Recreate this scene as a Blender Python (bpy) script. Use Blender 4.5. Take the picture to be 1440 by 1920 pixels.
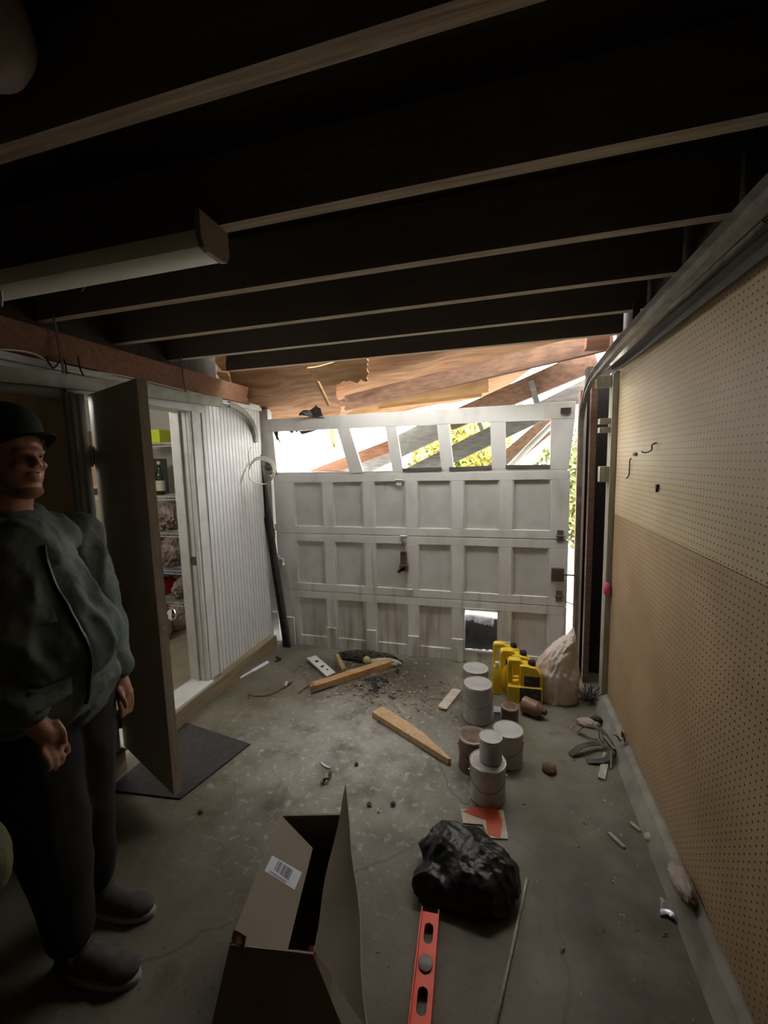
import bpy, bmesh, math, random
from mathutils import Vector, Matrix, noise
random.seed(11)
PI = math.pi
for o in list(bpy.data.objects): bpy.data.objects.remove(o)
SC = bpy.context.scene
COL = SC.collection
# ------------------------------------------------------------------ camera
F = 786.0
YAW, PITCH, ROLL = math.radians(15.74), math.radians(6.66), math.radians(-1.40)
CP = Vector((0, 0, 1.6865))
fwd = Vector((-math.sin(YAW)*math.cos(PITCH), math.cos(YAW)*math.cos(PITCH), -math.sin(PITCH)))
r0 = Vector((math.cos(YAW), math.sin(YAW), 0)); u0 = r0.cross(fwd)
rgt = math.cos(ROLL)*r0 + math.sin(ROLL)*u0
upv = -math.sin(ROLL)*r0 + math.cos(ROLL)*u0
cam_d = bpy.data.cameras.new('camera'); cam = bpy.data.objects.new('camera', cam_d); COL.objects.link(cam)
cam_d.sensor_fit = 'VERTICAL'; cam_d.sensor_height = 24; cam_d.lens = F/1920*24; cam_d.clip_start = 0.02
cam.matrix_world = Matrix(((rgt.x, upv.x, -fwd.x, CP.x), (rgt.y, upv.y, -fwd.y, CP.y), (rgt.z, upv.z, -fwd.z, CP.z), (0, 0, 0, 1)))
SC.camera = cam
# ------------------------------------------------------------------ world, sun, lamps, exposure
W = bpy.data.worlds.new('world'); SC.world = W; W.use_nodes = True
bg = W.node_tree.nodes['Background']; bg.inputs[0].default_value = (1.0, 0.975, 0.94, 1); bg.inputs[1].default_value = 9.0
def light(name, kind, loc, energy, col, **k):
    l = bpy.data.lights.new(name, kind); l.energy = energy; l.color = col
    for a, b in k.items(): setattr(l, a, b)
    o = bpy.data.objects.new(name, l); o.location = loc; COL.objects.link(o); return o
sun = light('sun', 'SUN', (0, 0, 6), 2.0, (1, .86, .66), angle=math.radians(1.5))
sun.rotation_euler = Vector((.35, .80, -.62)).to_track_quat('-Z', 'Y').to_euler()
light('back_room_lamp_light', 'POINT', (-2.85, 1.75, 2.2), 14.0, (1, .93, .84), shadow_soft_size=.12)
SC.view_settings.view_transform = 'Standard'; SC.view_settings.look = 'None'
SC.view_settings.gamma = 1; SC.view_settings.use_curve_mapping = False
SC.view_settings.exposure = 0.80

# ------------------------------------------------------------------ helpers
def at(px, py, ax, v):
    d = fwd + (px-720)/F*rgt - (py-960)/F*upv
    i = 'xyz'.index(ax); t = (v-CP[i])/d[i]
    return CP + t*d

def mat(name, col, rough=.6, metal=0., col2=None, scale=8., stretch=(1, 1, 1), bump=0., spec=.3, detail=6, lo=.35, hi=.65, bscale=None, coat=0.):
    m = bpy.data.materials.new(name); m.use_nodes = True; nt = m.node_tree; N = nt.nodes; L = nt.links
    b = N['Principled BSDF']; b.inputs['Base Color'].default_value = (*col, 1); b.inputs['Roughness'].default_value = rough
    b.inputs['Metallic'].default_value = metal; b.inputs['Specular IOR Level'].default_value = spec
    if coat: b.inputs['Coat Weight'].default_value = coat
    tc = N.new('ShaderNodeTexCoord'); mp = N.new('ShaderNodeMapping'); mp.inputs['Scale'].default_value = stretch
    L.new(tc.outputs['Object'], mp.inputs[0])
    nz = N.new('ShaderNodeTexNoise'); nz.inputs['Scale'].default_value = scale; nz.inputs['Detail'].default_value = detail
    L.new(mp.outputs[0], nz.inputs[0])
    if col2:
        rp = N.new('ShaderNodeMapRange'); rp.inputs[1].default_value = lo; rp.inputs[2].default_value = hi
        L.new(nz.outputs[0], rp.inputs[0])
        mx = N.new('ShaderNodeMix'); mx.data_type = 'RGBA'; mx.inputs[6].default_value = (*col, 1); mx.inputs[7].default_value = (*col2, 1)
        L.new(rp.outputs[0], mx.inputs[0]); L.new(mx.outputs[2], b.inputs['Base Color'])
    if bump:
        bp = N.new('ShaderNodeBump'); bp.inputs['Strength'].default_value = bump; bp.inputs['Distance'].default_value = .01
        if bscale:
            n2 = N.new('ShaderNodeTexNoise'); n2.inputs['Scale'].default_value = bscale; n2.inputs['Detail'].default_value = 5
            L.new(mp.outputs[0], n2.inputs[0]); L.new(n2.outputs[0], bp.inputs['Height'])
        else: L.new(nz.outputs[0], bp.inputs['Height'])
        L.new(bp.outputs[0], b.inputs['Normal'])
    return m

class MB:
    def __init__(s): s.v = []; s.f = []
    def add(s, vs, fs):
        n = len(s.v); s.v += [Vector(v) for v in vs]; s.f += [[i+n for i in f] for f in fs]; return s
    def box(s, x0, x1, y0, y1, z0, z1):
        return s.prism([(x0, y0, z0), (x1, y0, z0), (x1, y1, z0), (x0, y1, z0)], (0, 0, z1-z0))
    def prism(s, pts, vec):
        n = len(pts); vec = Vector(vec); pts = [Vector(p) for p in pts]
        return s.add(pts+[p+vec for p in pts], [list(range(n))[::-1], list(range(n, 2*n))]+[[i, (i+1) % n, n+(i+1) % n, n+i] for i in range(n)])
    def bar(s, a, b, w, h, up=(0, 0, 1), roll=0):
        a = Vector(a); b = Vector(b); d = (b-a).normalized(); up = Vector(up)
        if abs(d.dot(up)) > .98: up = Vector((0, 1, 0))
        x = d.cross(up).normalized(); z = x.cross(d).normalized()
        if roll: R = Matrix.Rotation(roll, 3, d); x = R @ x; z = R @ z
        q = [a+x*i*w/2+z*j*h/2 for i, j in ((-1, -1), (1, -1), (1, 1), (-1, 1))]
        return s.prism(q, b-a)
    def lumber(s, a, b, w, h, up=(0, 0, 1), jag=(0, 0), seed=0, n=4):
        rn = random.Random(seed); a = Vector(a); b = Vector(b); d = (b-a).normalized(); x = d.cross(Vector(up)).normalized(); z = x.cross(d).normalized()
        ring = []
        for i in range(n): ring.append((-.5+i/n, -.5))
        for i in range(n): ring.append((.5, -.5+i/n))
        for i in range(n): ring.append((.5-i/n, .5))
        for i in range(n): ring.append((-.5, .5-i/n))
        m = len(ring); vs = []
        for k, (p, j) in enumerate(((a, jag[0]), (a.lerp(b, .5), 0), (b, jag[1]))):
            sg = -1 if k == 0 else 1
            for (i, q) in ring: vs.append(p+x*i*w+z*q*h-d*sg*rn.random()*j)
        fs = [[k*m+i, k*m+(i+1) % m, (k+1)*m+(i+1) % m, (k+1)*m+i] for k in range(2) for i in range(m)]
        vs += [a+d*jag[0]*.3, b-d*jag[1]*.3]; e = 3*m
        for i in range(m):
            fs.append([(i+1) % m, i, e]); fs.append([2*m+i, 2*m+(i+1) % m, e+1])
        return s.add(vs, fs)
    def tube(s, pts, r, n=8, closed=False, rs=None):
        pts = [Vector(p) for p in pts]; m = len(pts); vs = []; px = None
        for k, p in enumerate(pts):
            a = pts[k-1] if (k or closed) else p; b = pts[(k+1) % m] if (k < m-1 or closed) else p
            d = (b-a).normalized()
            if px is None: px = d.orthogonal().normalized()
            px = (px-d*px.dot(d)).normalized(); py = d.cross(px)
            rr = rs[k] if rs else r
            for i in range(n):
                t = 2*PI*i/n; vs.append(p+(px*math.cos(t)+py*math.sin(t))*rr)
        fs = []
        for k in range(m if closed else m-1):
            k2 = (k+1) % m
            for i in range(n): fs.append([k*n+i, k*n+(i+1) % n, k2*n+(i+1) % n, k2*n+i])
        if not closed: fs += [list(range(n))[::-1], list(range((m-1)*n, m*n))]
        return s.add(vs, fs)
    def lathe(s, prof, o=(0, 0, 0), n=32, sx=1, sy=1, rot=0):
        o = Vector(o); vs = []; m = len(prof)
        for r, z in prof:
            for i in range(n):
                t = 2*PI*i/n+rot; vs.append(o+Vector((r*sx*math.cos(t), r*sy*math.sin(t), z)))
        fs = [[k*n+i, k*n+(i+1) % n, (k+1)*n+(i+1) % n, (k+1)*n+i] for k in range(m-1) for i in range(n)]
        fs += [list(range(n))[::-1], list(range((m-1)*n, m*n))]
        return s.add(vs, fs)
    def ell(s, c, r, rot=None, n=16):
        bm = bmesh.new(); bmesh.ops.create_uvsphere(bm, u_segments=n, v_segments=n//2+2, radius=1)
        R = rot or Matrix.Identity(3)
        vs = [Vector(c)+R @ Vector((v.co.x*r[0], v.co.y*r[1], v.co.z*r[2])) for v in bm.verts]
        fs = [[v.index for v in f.verts] for f in bm.faces]; bm.free(); return s.add(vs, fs)
    def limb(s, pts, rs, n=14):
        # capsule chain: overlapping spheres and cones (for voxel union)
        for i in range(len(pts)):
            s.ell(pts[i], (rs[i],)*3, n=n)
        return s.tube_caps(pts, rs, n)
    def tube_caps(s, pts, rs, n):
        for i in range(len(pts)-1): s.tube([pts[i], pts[i+1]], 0, n=n, rs=[rs[i]*.99, rs[i+1]*.99])
        return s
    def sheet(s, pts, t, nu=10, nv=8, amp=.0, sc=5, seed=0, jag=0):
        # thin warped slab from a quad (p00,p10,p11,p01)
        a, b, c, d = [Vector(p) for p in pts]; nm = (b-a).cross(d-a).normalized(); rn = random.Random(seed)
        g = []
        for j in range(nv+1):
            for i in range(nu+1):
                u = i/nu; v = j/nv; p = a.lerp(b, u).lerp(d.lerp(c, u), v)
                if jag and j == nv: p += (d-a).normalized()*rn.uniform(-jag, jag)
                if jag and i in (0, nu): p += (b-a).normalized()*rn.uniform(-jag, jag)*.5
                g.append(p+nm*amp*noise.noise(p*sc+Vector((seed, 0, 0))))
        m = len(g); w = nu+1
        fs = [[j*w+i, j*w+i+1, (j+1)*w+i+1, (j+1)*w+i] for j in range(nv) for i in range(nu)]
        fs += [[m+q for q in f[::-1]] for f in fs]
        for i in range(nu): fs.append([i+1, i, m+i, m+i+1]); fs.append([nv*w+i, nv*w+i+1, m+nv*w+i+1, m+nv*w+i])
        for j in range(nv): fs.append([j*w, (j+1)*w, m+(j+1)*w, m+j*w]); fs.append([(j+1)*w+nu, j*w+nu, m+j*w+nu, m+(j+1)*w+nu])
        return s.add(g+[p+nm*t for p in g], fs)

ORG = {}
def obj(name, mb, m, parent=None, org=None, smooth=False, bevel=0):
    me = bpy.data.meshes.new(name)
    if parent is not None: O = ORG[parent.name]
    elif org is not None: O = Vector(org)
    else:
        xs = [v.x for v in mb.v]; ys = [v.y for v in mb.v]; zs = [v.z for v in mb.v]
        O = Vector(((min(xs)+max(xs))/2, (min(ys)+max(ys))/2, min(zs)))
    me.from_pydata([v-O for v in mb.v], [], mb.f); me.validate()
    bm = bmesh.new(); bm.from_mesh(me); bmesh.ops.recalc_face_normals(bm, faces=bm.faces); bm.to_mesh(me); bm.free()
    for mm in (m if isinstance(m, (list, tuple)) else [m]): me.materials.append(mm)
    if smooth: me.shade_smooth() if hasattr(me, 'shade_smooth') else [setattr(p, 'use_smooth', True) for p in me.polygons]
    o = bpy.data.objects.new(name, me); COL.objects.link(o)
    if parent is not None: o.parent = parent
    else: o.location = O
    ORG[o.name] = O
    if bevel:
        b = o.modifiers.new('bevel', 'BEVEL'); b.width = bevel; b.segments = 2; b.limit_method = 'ANGLE'
    if smooth == 'auto':
        try:
            me.set_sharp_from_angle(angle=math.radians(40))
        except Exception: pass
    return o
def thing(name, label, cat, loc, group=None, kind=None):
    o = bpy.data.objects.new(name, None); COL.objects.link(o); o.location = loc; o.empty_display_size = .05
    ORG[o.name] = Vector(loc); return tag(o, label, cat, group, kind)
def tag(o, label=None, cat=None, group=None, kind=None):
    if label: o['label'] = label
    if cat: o['category'] = cat
    if group: o['group'] = group
    if kind: o['kind'] = kind
    return o
def struct(name, mb, m, label=None, **k):
    return tag(obj(name, mb, m, **k), label, None, None, 'structure')
def remeshed(name, mb, m, parent=None, voxel=.008, smooth=4, org=None, disp=None):
    """union of overlapping closed shapes as ONE continuous skin"""
    o = obj(name, mb, m, parent, org)
    md = o.modifiers.new('r', 'REMESH'); md.mode = 'VOXEL'; md.voxel_size = voxel; md.use_smooth_shade = True
    if smooth: sm = o.modifiers.new('s', 'SMOOTH'); sm.iterations = smooth; sm.factor = .5
    bpy.context.view_layer.update()
    dg = bpy.context.evaluated_depsgraph_get(); me = bpy.data.meshes.new_from_object(o.evaluated_get(dg))
    o.modifiers.clear(); old = o.data; o.data = me; bpy.data.meshes.remove(old); me.name = name
    if disp:
        O = ORG[o.name]; ns = [v.normal.copy() for v in me.vertices]
        for v, nn in zip(me.vertices, ns): v.co += nn*disp(v.co+O)
    me.shade_smooth()
    return o
def blob(c, r, seed=0, amp=.12, sc=6, sub=5, flat=None, ridged=True, fn=None):
    bm = bmesh.new(); bmesh.ops.create_icosphere(bm, subdivisions=sub, radius=1); c = Vector(c); vs = []
    for v in bm.verts:
        d = v.co.normalized(); q = d*sc*.35+Vector((seed*7.3, seed*3.1, 0))
        n1 = noise.noise(q); n2 = noise.noise(q*2.3); n3 = noise.noise(q*5.1)
        k = (1-2*abs(n1)*1.5)*.6+(1-2*abs(n2))*.35+(1-2*abs(n3))*.15 if ridged else n1+.5*n2+.2*n3
        p = Vector((d.x*r[0], d.y*r[1], d.z*r[2]))*(1+amp*k)
        if fn: p = fn(p, d)
        p += c
        if flat is not None and p.z < flat: p.z = flat+.002*n3
        vs.append(p)
    fs = [[v.index for v in f.verts] for f in bm.faces]; bm.free(); return MB().add(vs, fs)

# ------------------------------------------------------------------ materials
M = {}
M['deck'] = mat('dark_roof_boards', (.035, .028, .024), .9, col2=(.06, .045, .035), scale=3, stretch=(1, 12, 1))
M['joist'] = mat('lit_joist_underside', (.50, .42, .32), .8, col2=(.34, .26, .18), scale=6, stretch=(.4, 10, 10), bump=.3)  # joist undersides: light bounced off the floor is put into this paler colour
M['joistside'] = mat('shaded_joist_side', (.16, .14, .13), .85, col2=(.20, .165, .145), scale=5, stretch=(.4, 8, 8), bump=.3)  # same wood on the side faces, shade painted in as a darker colour
M['lumber'] = mat('fresh_lumber', (.50, .31, .16), .7, col2=(.36, .20, .09), scale=5, stretch=(1, 6, 6), bump=.2)
M['lumberbrown'] = mat('brown_lumber', (.17, .095, .06), .75, col2=(.10, .058, .038), scale=5, stretch=(.6, 8, 8), bump=.2)
M['lumberred'] = mat('reddish_lumber', (.24, .115, .065), .7, col2=(.17, .08, .045), scale=5, stretch=(.6, 8, 8), bump=.2)
M['lumbergrey'] = mat('weathered_grey_lumber', (.14, .135, .13), .8, col2=(.09, .085, .08), scale=5, stretch=(.6, 8, 8), bump=.2)
M['plywood'] = mat('plywood', (.40, .235, .135), .75, col2=(.25, .135, .075), scale=4, stretch=(1, 7, 3), bump=.15)  # warm sunlight tint put into the wood colour
M['osb'] = mat('yellow_plywood', (.46, .31, .16), .75, col2=(.32, .19, .09), scale=4, stretch=(1, 6, 3), bump=.15)
M['white'] = mat('old_white_paint', (.62, .63, .62), .55, col2=(.50, .49, .46), scale=9, bump=.12, lo=.5, hi=.8)
M['door'] = mat('garage_door_paint', (.70, .70, .67), .5, col2=(.46, .42, .36), scale=5, stretch=(1, 1, .5), bump=.12, lo=.52, hi=.85)
M['doorpanel'] = mat('garage_door_panel_paint', (.62, .62, .60), .5, col2=(.54, .53, .49), scale=6, bump=.06)
M['slab'] = mat('grey_brown_door_paint', (.56, .52, .44), .5, col2=(.51, .475, .40), scale=3, bump=.05)
M['slabedge'] = mat('door_edge_wood', (.42, .36, .29), .6, col2=(.35, .28, .22), scale=6, stretch=(8, 8, 1))
M['darkpanel'] = mat('dark_brown_wall_panel', (.20, .165, .12), .7, col2=(.16, .13, .095), scale=3, stretch=(4, 4, .5))
M['green'] = mat('painted_track_metal', (.27, .29, .24), .5, .3, col2=(.20, .20, .17), scale=14)
M['steel'] = mat('galvanised_steel', (.30, .29, .27), .45, .7, col2=(.19, .17, .15), scale=12, bump=.1)
M['darksteel'] = mat('dark_track_steel', (.07, .07, .075), .45, .6, col2=(.11, .10, .09), scale=14)
M['rust'] = mat('rusty_iron', (.10, .085, .075), .6, .5, col2=(.16, .10, .07), scale=30)
M['chrome'] = mat('chrome', (.85, .85, .86), .12, 1.)
M['wireW'] = mat('white_cable', (.70, .68, .58), .5); M['wireB'] = mat('black_wire', (.03, .03, .03), .5)
M['can'] = mat('paint_can_side', (.50, .50, .50), .40, .2, col2=(.38, .37, .36), scale=10)
M['canbrown'] = mat('brown_can_label', (.12, .07, .055), .45, .1, col2=(.22, .16, .12), scale=14)
M['canlid'] = mat('paint_can_lid', (.78, .62, .42), .38, .1, col2=(.52, .40, .27), scale=18)
M['canrim'] = mat('paint_can_rim', (.62, .60, .56), .25, .9)
M['yellow'] = mat('yellow_plastic', (.80, .56, .03), .35, spec=.5); M['black'] = mat('black_plastic', (.018, .018, .02), .4)
M['labeldark'] = mat('dark_bottle_label', (.05, .06, .06), .5, col2=(.13, .12, .10), scale=40, lo=.55, hi=.6)
M['panel2'] = mat('brown_panelling', (.58, .46, .31), .65, col2=(.48, .38, .25), scale=3, stretch=(4, 4, .5))
M['bag'] = mat('black_bin_bag', (.010, .010, .011), .38, spec=.5, bump=.6, scale=25)
M['sack'] = mat('woven_plastic_sack', (.78, .72, .66), .4, col2=(.50, .38, .31), scale=7, bump=.9, bscale=16)
M['card'] = mat('cardboard', (.31, .265, .205), .8, col2=(.27, .23, .175), scale=6, bump=.05)
M['cardin'] = mat('cardboard_inside', (.24, .15, .11), .85)
M['paper'] = mat('white_paper', (.72, .78, .85), .6); M['ink'] = mat('black_ink', (.03, .03, .035), .6)
M['orange'] = mat('orange_red_plastic', (.95, .095, .03), .4, spec=.4); M['signred'] = mat('orange_red_print', (.62, .10, .04), .5, col2=(.50, .09, .04), scale=20)
M['cream'] = mat('dirty_cream_card', (.62, .56, .45), .6, col2=(.48, .42, .33), scale=16)
M['mat'] = mat('dark_rubber_mat', (.045, .043, .045), .75, col2=(.065, .06, .06), scale=40, bump=.4, bscale=160)
M['litter'] = mat('dark_leaf_litter', (.035, .028, .022), .95, col2=(.11, .08, .055), scale=60, bump=.9, lo=.5, hi=.6)
M['leaf'] = mat('dead_leaf', (.13, .07, .045), .8, col2=(.20, .12, .07), scale=20)
M['glasslens'] = mat('fixture_lens', (.86, .90, .80), .35, col2=(.80, .85, .74), scale=3)
M['fixture'] = mat('fixture_housing', (.10, .09, .085), .5)
M['dirt'] = mat('dirt_crumbs', (.16, .12, .09), .95, col2=(.50, .42, .33), scale=50, lo=.5, hi=.62)
M['redbag'] = mat('red_plastic', (.60, .03, .05), .4); M['blue'] = mat('blue_bag', (.12, .22, .38), .45); M['lime'] = mat('lime_box', (.55, .65, .04), .5)
M['clear'] = mat('milky_plastic_bag', (.42, .37, .34), .35, col2=(.20, .14, .12), scale=9, bump=.6, bscale=18)
M['pink'] = mat('pink_plastic', (.55, .12, .18), .4)
M['whiteapp'] = mat('white_enamel', (.75, .78, .76), .3); M['creamapp'] = mat('cream_enamel', (.50, .48, .38), .4)
M['peach'] = mat('peach_cardboard', (.62, .40, .29), .7); M['room'] = mat('back_room_wall', (.58, .57, .52), .8)
M['roomfloor'] = mat('back_room_floor', (.38, .33, .25), .6, col2=(.30, .26, .20), scale=5)
M['amber'] = mat('pinkish_brown_plastic', (.30, .17, .12), .35, col2=(.20, .12, .09), scale=12)

def streaks(m, zmax):
    nt = m.node_tree; N = nt.nodes; L = nt.links; b = N['Principled BSDF']; src = b.inputs['Base Color'].links[0].from_socket
    tc = N.new('ShaderNodeTexCoord'); mp = N.new('ShaderNodeMapping'); mp.inputs['Scale'].default_value = (7, 7, .9); L.new(tc.outputs['Object'], mp.inputs[0])
    n = N.new('ShaderNodeTexNoise'); n.inputs['Scale'].default_value = 2.2; n.inputs['Detail'].default_value = 8; L.new(mp.outputs[0], n.inputs[0])
    sp = N.new('ShaderNodeSeparateXYZ'); L.new(tc.outputs['Object'], sp.inputs[0])
    g = N.new('ShaderNodeMapRange'); g.inputs[1].default_value = zmax; g.inputs[2].default_value = .0; g.inputs[3].default_value = -.10; g.inputs[4].default_value = .10; L.new(sp.outputs['Z'], g.inputs[0])
    a = N.new('ShaderNodeMath'); a.operation = 'ADD'; L.new(n.outputs[0], a.inputs[0]); L.new(g.outputs[0], a.inputs[1])
    r = N.new('ShaderNodeMapRange'); r.inputs[1].default_value = .56; r.inputs[2].default_value = .74; r.inputs[4].default_value = .65; L.new(a.outputs[0], r.inputs[0])
    mx = N.new('ShaderNodeMix'); mx.data_type = 'RGBA'; L.new(r.outputs[0], mx.inputs[0]); L.new(src, mx.inputs[6]); mx.inputs[7].default_value = (.30, .235, .16, 1); L.new(mx.outputs[2], b.inputs['Base Color'])
streaks(M['door'], 1.2); streaks(M['doorpanel'], .9)
def floor_mat():
    m = bpy.data.materials.new('stained_concrete'); m.use_nodes = True; nt = m.node_tree; N = nt.nodes; L = nt.links; b = N['Principled BSDF']
    tc = N.new('ShaderNodeTexCoord')
    def nz(scale, det=6, rough=.55, off=(0, 0, 0), st=(1, 1, 1)):
        mp = N.new('ShaderNodeMapping'); mp.inputs['Location'].default_value = off; mp.inputs['Scale'].default_value = st; L.new(tc.outputs['Object'], mp.inputs[0])
        n = N.new('ShaderNodeTexNoise'); n.inputs['Scale'].default_value = scale; n.inputs['Detail'].default_value = det; n.inputs['Roughness'].default_value = rough
        L.new(mp.outputs[0], n.inputs[0]); return n.outputs[0]
    def rng(s, a, b_, c=0, d=1):
        r = N.new('ShaderNodeMapRange'); r.inputs[1].default_value = a; r.inputs[2].default_value = b_; r.inputs[3].default_value = c; r.inputs[4].default_value = d; L.new(s, r.inputs[0]); return r.outputs[0]
    def mix(fac, a, c):
        x = N.new('ShaderNodeMix'); x.data_type = 'RGBA'; L.new(fac, x.inputs[0])
        if isinstance(a, tuple): x.inputs[6].default_value = (*a, 1)
        else: L.new(a, x.inputs[6])
        if isinstance(c, tuple): x.inputs[7].default_value = (*c, 1)
        else: L.new(c, x.inputs[7])
        return x.outputs[2]
    def mul(a, c):
        x = N.new('ShaderNodeMath'); x.operation = 'MULTIPLY'; L.new(a, x.inputs[0]); L.new(c, x.inputs[1]); return x.outputs[0]
    def disc(cx, cy, r, soft=.5, sx=1, sy=1):
        mp = N.new('ShaderNodeMapping'); mp.vector_type = 'POINT'; mp.inputs['Location'].default_value = (-cx*sx, -cy*sy, 0); mp.inputs['Scale'].default_value = (sx, sy, 0); L.new(tc.outputs['Object'], mp.inputs[0])
        ln = N.new('ShaderNodeVectorMath'); ln.operation = 'LENGTH'; L.new(mp.outputs[0], ln.inputs[0])
        ad = N.new('ShaderNodeMath'); ad.operation = 'MULTIPLY_ADD'; L.new(nz(4, 5), ad.inputs[0]); ad.inputs[1].default_value = .55*r; L.new(ln.outputs['Value'], ad.inputs[2])
        return rng(ad.outputs[0], r*1.25, r*1.25*(1-soft), 0, 1)
    c = mix(rng(nz(2.2), .38, .64), (.115, .105, .072), (.20, .185, .145))
    c = mix(mul(disc(-.85, 2.15, .85, .7), rng(nz(5), .30, .55)), c, (.40, .395, .36))  # pool of light painted into the floor centre as a paler colour
    c = mix(mul(disc(-.85, 2.15, 1.1, .5), rng(nz(26, 8), .56, .68, 0, .7)), c, (.50, .50, .49))
    c = mix(mul(disc(-1.0, 3.08, .80, .7, 1, 2.0), rng(nz(9), .28, .50)), c, (.050, .038, .027))
    c = mix(mul(disc(.45, 1.6, .75, .6, 1.6, .7), rng(nz(3.5), .30, .60)), c, (.065, .058, .040))
    c = mix(rng(nz(5.5, 7, off=(3, 8, 0)), .60, .70, 0, .6), c, (.08, .07, .05))
    c = mix(rng(nz(60, 4), .66, .70, 0, .8), c, (.06, .05, .045))
    vor = N.new('ShaderNodeTexVoronoi'); vor.feature = 'DISTANCE_TO_EDGE'; vor.inputs['Scale'].default_value = .38
    wm = N.new('ShaderNodeMapping'); wm.inputs['Location'].default_value = (.35, .1, 0); L.new(tc.outputs['Object'], wm.inputs[0])
    wv = N.new('ShaderNodeVectorMath'); wv.operation = 'MULTIPLY_ADD'; wn = N.new('ShaderNodeTexNoise'); wn.inputs['Scale'].default_value = 6; L.new(tc.outputs['Object'], wn.inputs[0])
    L.new(wn.outputs['Color'], wv.inputs[0]); wv.inputs[1].default_value = (.12, .12, 0); L.new(wm.outputs[0], wv.inputs[2]); L.new(wv.outputs[0], vor.inputs['Vector'])
    c = mix(rng(vor.outputs['Distance'], 0.0008, .0026, .55, 0), c, (.09, .08, .065))
    L.new(c, b.inputs['Base Color']); L.new(rng(nz(3), .3, .7, .42, .75), b.inputs['Roughness']); b.inputs['Specular IOR Level'].default_value = .35
    bp = N.new('ShaderNodeBump'); bp.inputs['Strength'].default_value = .35; bp.inputs['Distance'].default_value = .006; L.new(nz(30, 8), bp.inputs['Height']); L.new(bp.outputs[0], b.inputs['Normal'])
    return m
M['floor'] = floor_mat()

def peg_mat(name, c1, c2, zoff):
    m = mat(name, c1, .5, col2=c2, scale=2.5, stretch=(1, 1, 1), spec=.35); nt = m.node_tree; N = nt.nodes; L = nt.links; b = N['Principled BSDF']
    src = b.inputs['Base Color'].links[0].from_socket
    tc = N.new('ShaderNodeTexCoord'); sp = N.new('ShaderNodeSeparateXYZ'); L.new(tc.outputs['Object'], sp.inputs[0])
    sq = []
    for ax in ('Y', 'Z'):
        a = N.new('ShaderNodeMath'); a.operation = 'MULTIPLY_ADD'; a.inputs[1].default_value = 1/.0254; a.inputs[2].default_value = zoff if ax == 'Z' else .2; L.new(sp.outputs[ax], a.inputs[0])
        f_ = N.new('ShaderNodeMath'); f_.operation = 'FRACT'; L.new(a.outputs[0], f_.inputs[0])
        s_ = N.new('ShaderNodeMath'); s_.operation = 'SUBTRACT'; s_.inputs[1].default_value = .5; L.new(f_.outputs[0], s_.inputs[0])
        q = N.new('ShaderNodeMath'); q.operation = 'POWER'; q.inputs[1].default_value = 2; ab = N.new('ShaderNodeMath'); ab.operation = 'ABSOLUTE'; L.new(s_.outputs[0], ab.inputs[0]); L.new(ab.outputs[0], q.inputs[0]); sq.append(q.outputs[0])
    ad = N.new('ShaderNodeMath'); ad.operation = 'ADD'; L.new(sq[0], ad.inputs[0]); L.new(sq[1], ad.inputs[1])
    lt = N.new('ShaderNodeMath'); lt.operation = 'LESS_THAN'; lt.inputs[1].default_value = .135**2; L.new(ad.outputs[0], lt.inputs[0])
    mx = N.new('ShaderNodeMix'); mx.data_type = 'RGBA'; L.new(lt.outputs[0], mx.inputs[0]); L.new(src, mx.inputs[6]); mx.inputs[7].default_value = (.03, .022, .015, 1)
    L.new(mx.outputs[2], b.inputs['Base Color']); return m
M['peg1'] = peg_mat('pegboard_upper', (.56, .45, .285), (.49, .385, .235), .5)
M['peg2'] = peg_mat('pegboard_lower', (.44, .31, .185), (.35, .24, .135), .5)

def bead_mat():
    m = mat('beadboard_paint', (.66, .67, .68), .38, col2=(.55, .55, .54), scale=7, stretch=(3, 3, .6), lo=.5, hi=.85, bump=.1, spec=.4)
    return m
M['bead'] = bead_mat()
def pane_mat():
    m = bpy.data.materials.new('window_glass'); m.use_nodes = True; nt = m.node_tree; N = nt.nodes; L = nt.links
    out = N['Material Output']; N.remove(N['Principled BSDF']); t = N.new('ShaderNodeBsdfTransparent'); t.inputs[0].default_value = (.93, .95, .93, 1)
    g = N.new('ShaderNodeBsdfGlossy'); g.inputs['Roughness'].default_value = .03; mx = N.new('ShaderNodeMixShader'); mx.inputs[0].default_value = .06
    L.new(t.outputs[0], mx.inputs[1]); L.new(g.outputs[0], mx.inputs[2]); L.new(mx.outputs[0], out.inputs[0]); return m
M['pane'] = pane_mat()
def film_mat():
    m = bpy.data.materials.new('clear_flap_film'); m.use_nodes = True; nt = m.node_tree; N = nt.nodes; L = nt.links
    b = N['Principled BSDF']; b.inputs['Base Color'].default_value = (.75, .78, .82, 1); b.inputs['Roughness'].default_value = .25
    t = N.new('ShaderNodeBsdfTransparent'); mx = N.new('ShaderNodeMixShader'); mx.inputs[0].default_value = .55
    L.new(t.outputs[0], mx.inputs[1]); L.new(b.outputs[0], mx.inputs[2]); L.new(mx.outputs[0], N['Material Output'].inputs[0]); return m
M['film'] = film_mat()

# ================================================================== STRUCTURE
XL, XR, YD = -2.07, .70, 3.43
struct('floor', MB().box(-2.2, .95, -2.6, 3.62, -.12, 0), M['floor'], 'stained grey concrete garage floor', org=(0, 0, 0))
struct('ceiling', MB().box(-2.35, .95, -2.7, 2.84, 2.585, 2.64), M['deck'], 'dark roof boards above the joists')
struct('wall_back', MB().box(-2.35, .95, -2.7, -2.6, -.1, 2.6), M['darkpanel'], 'dark wall behind')
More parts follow.
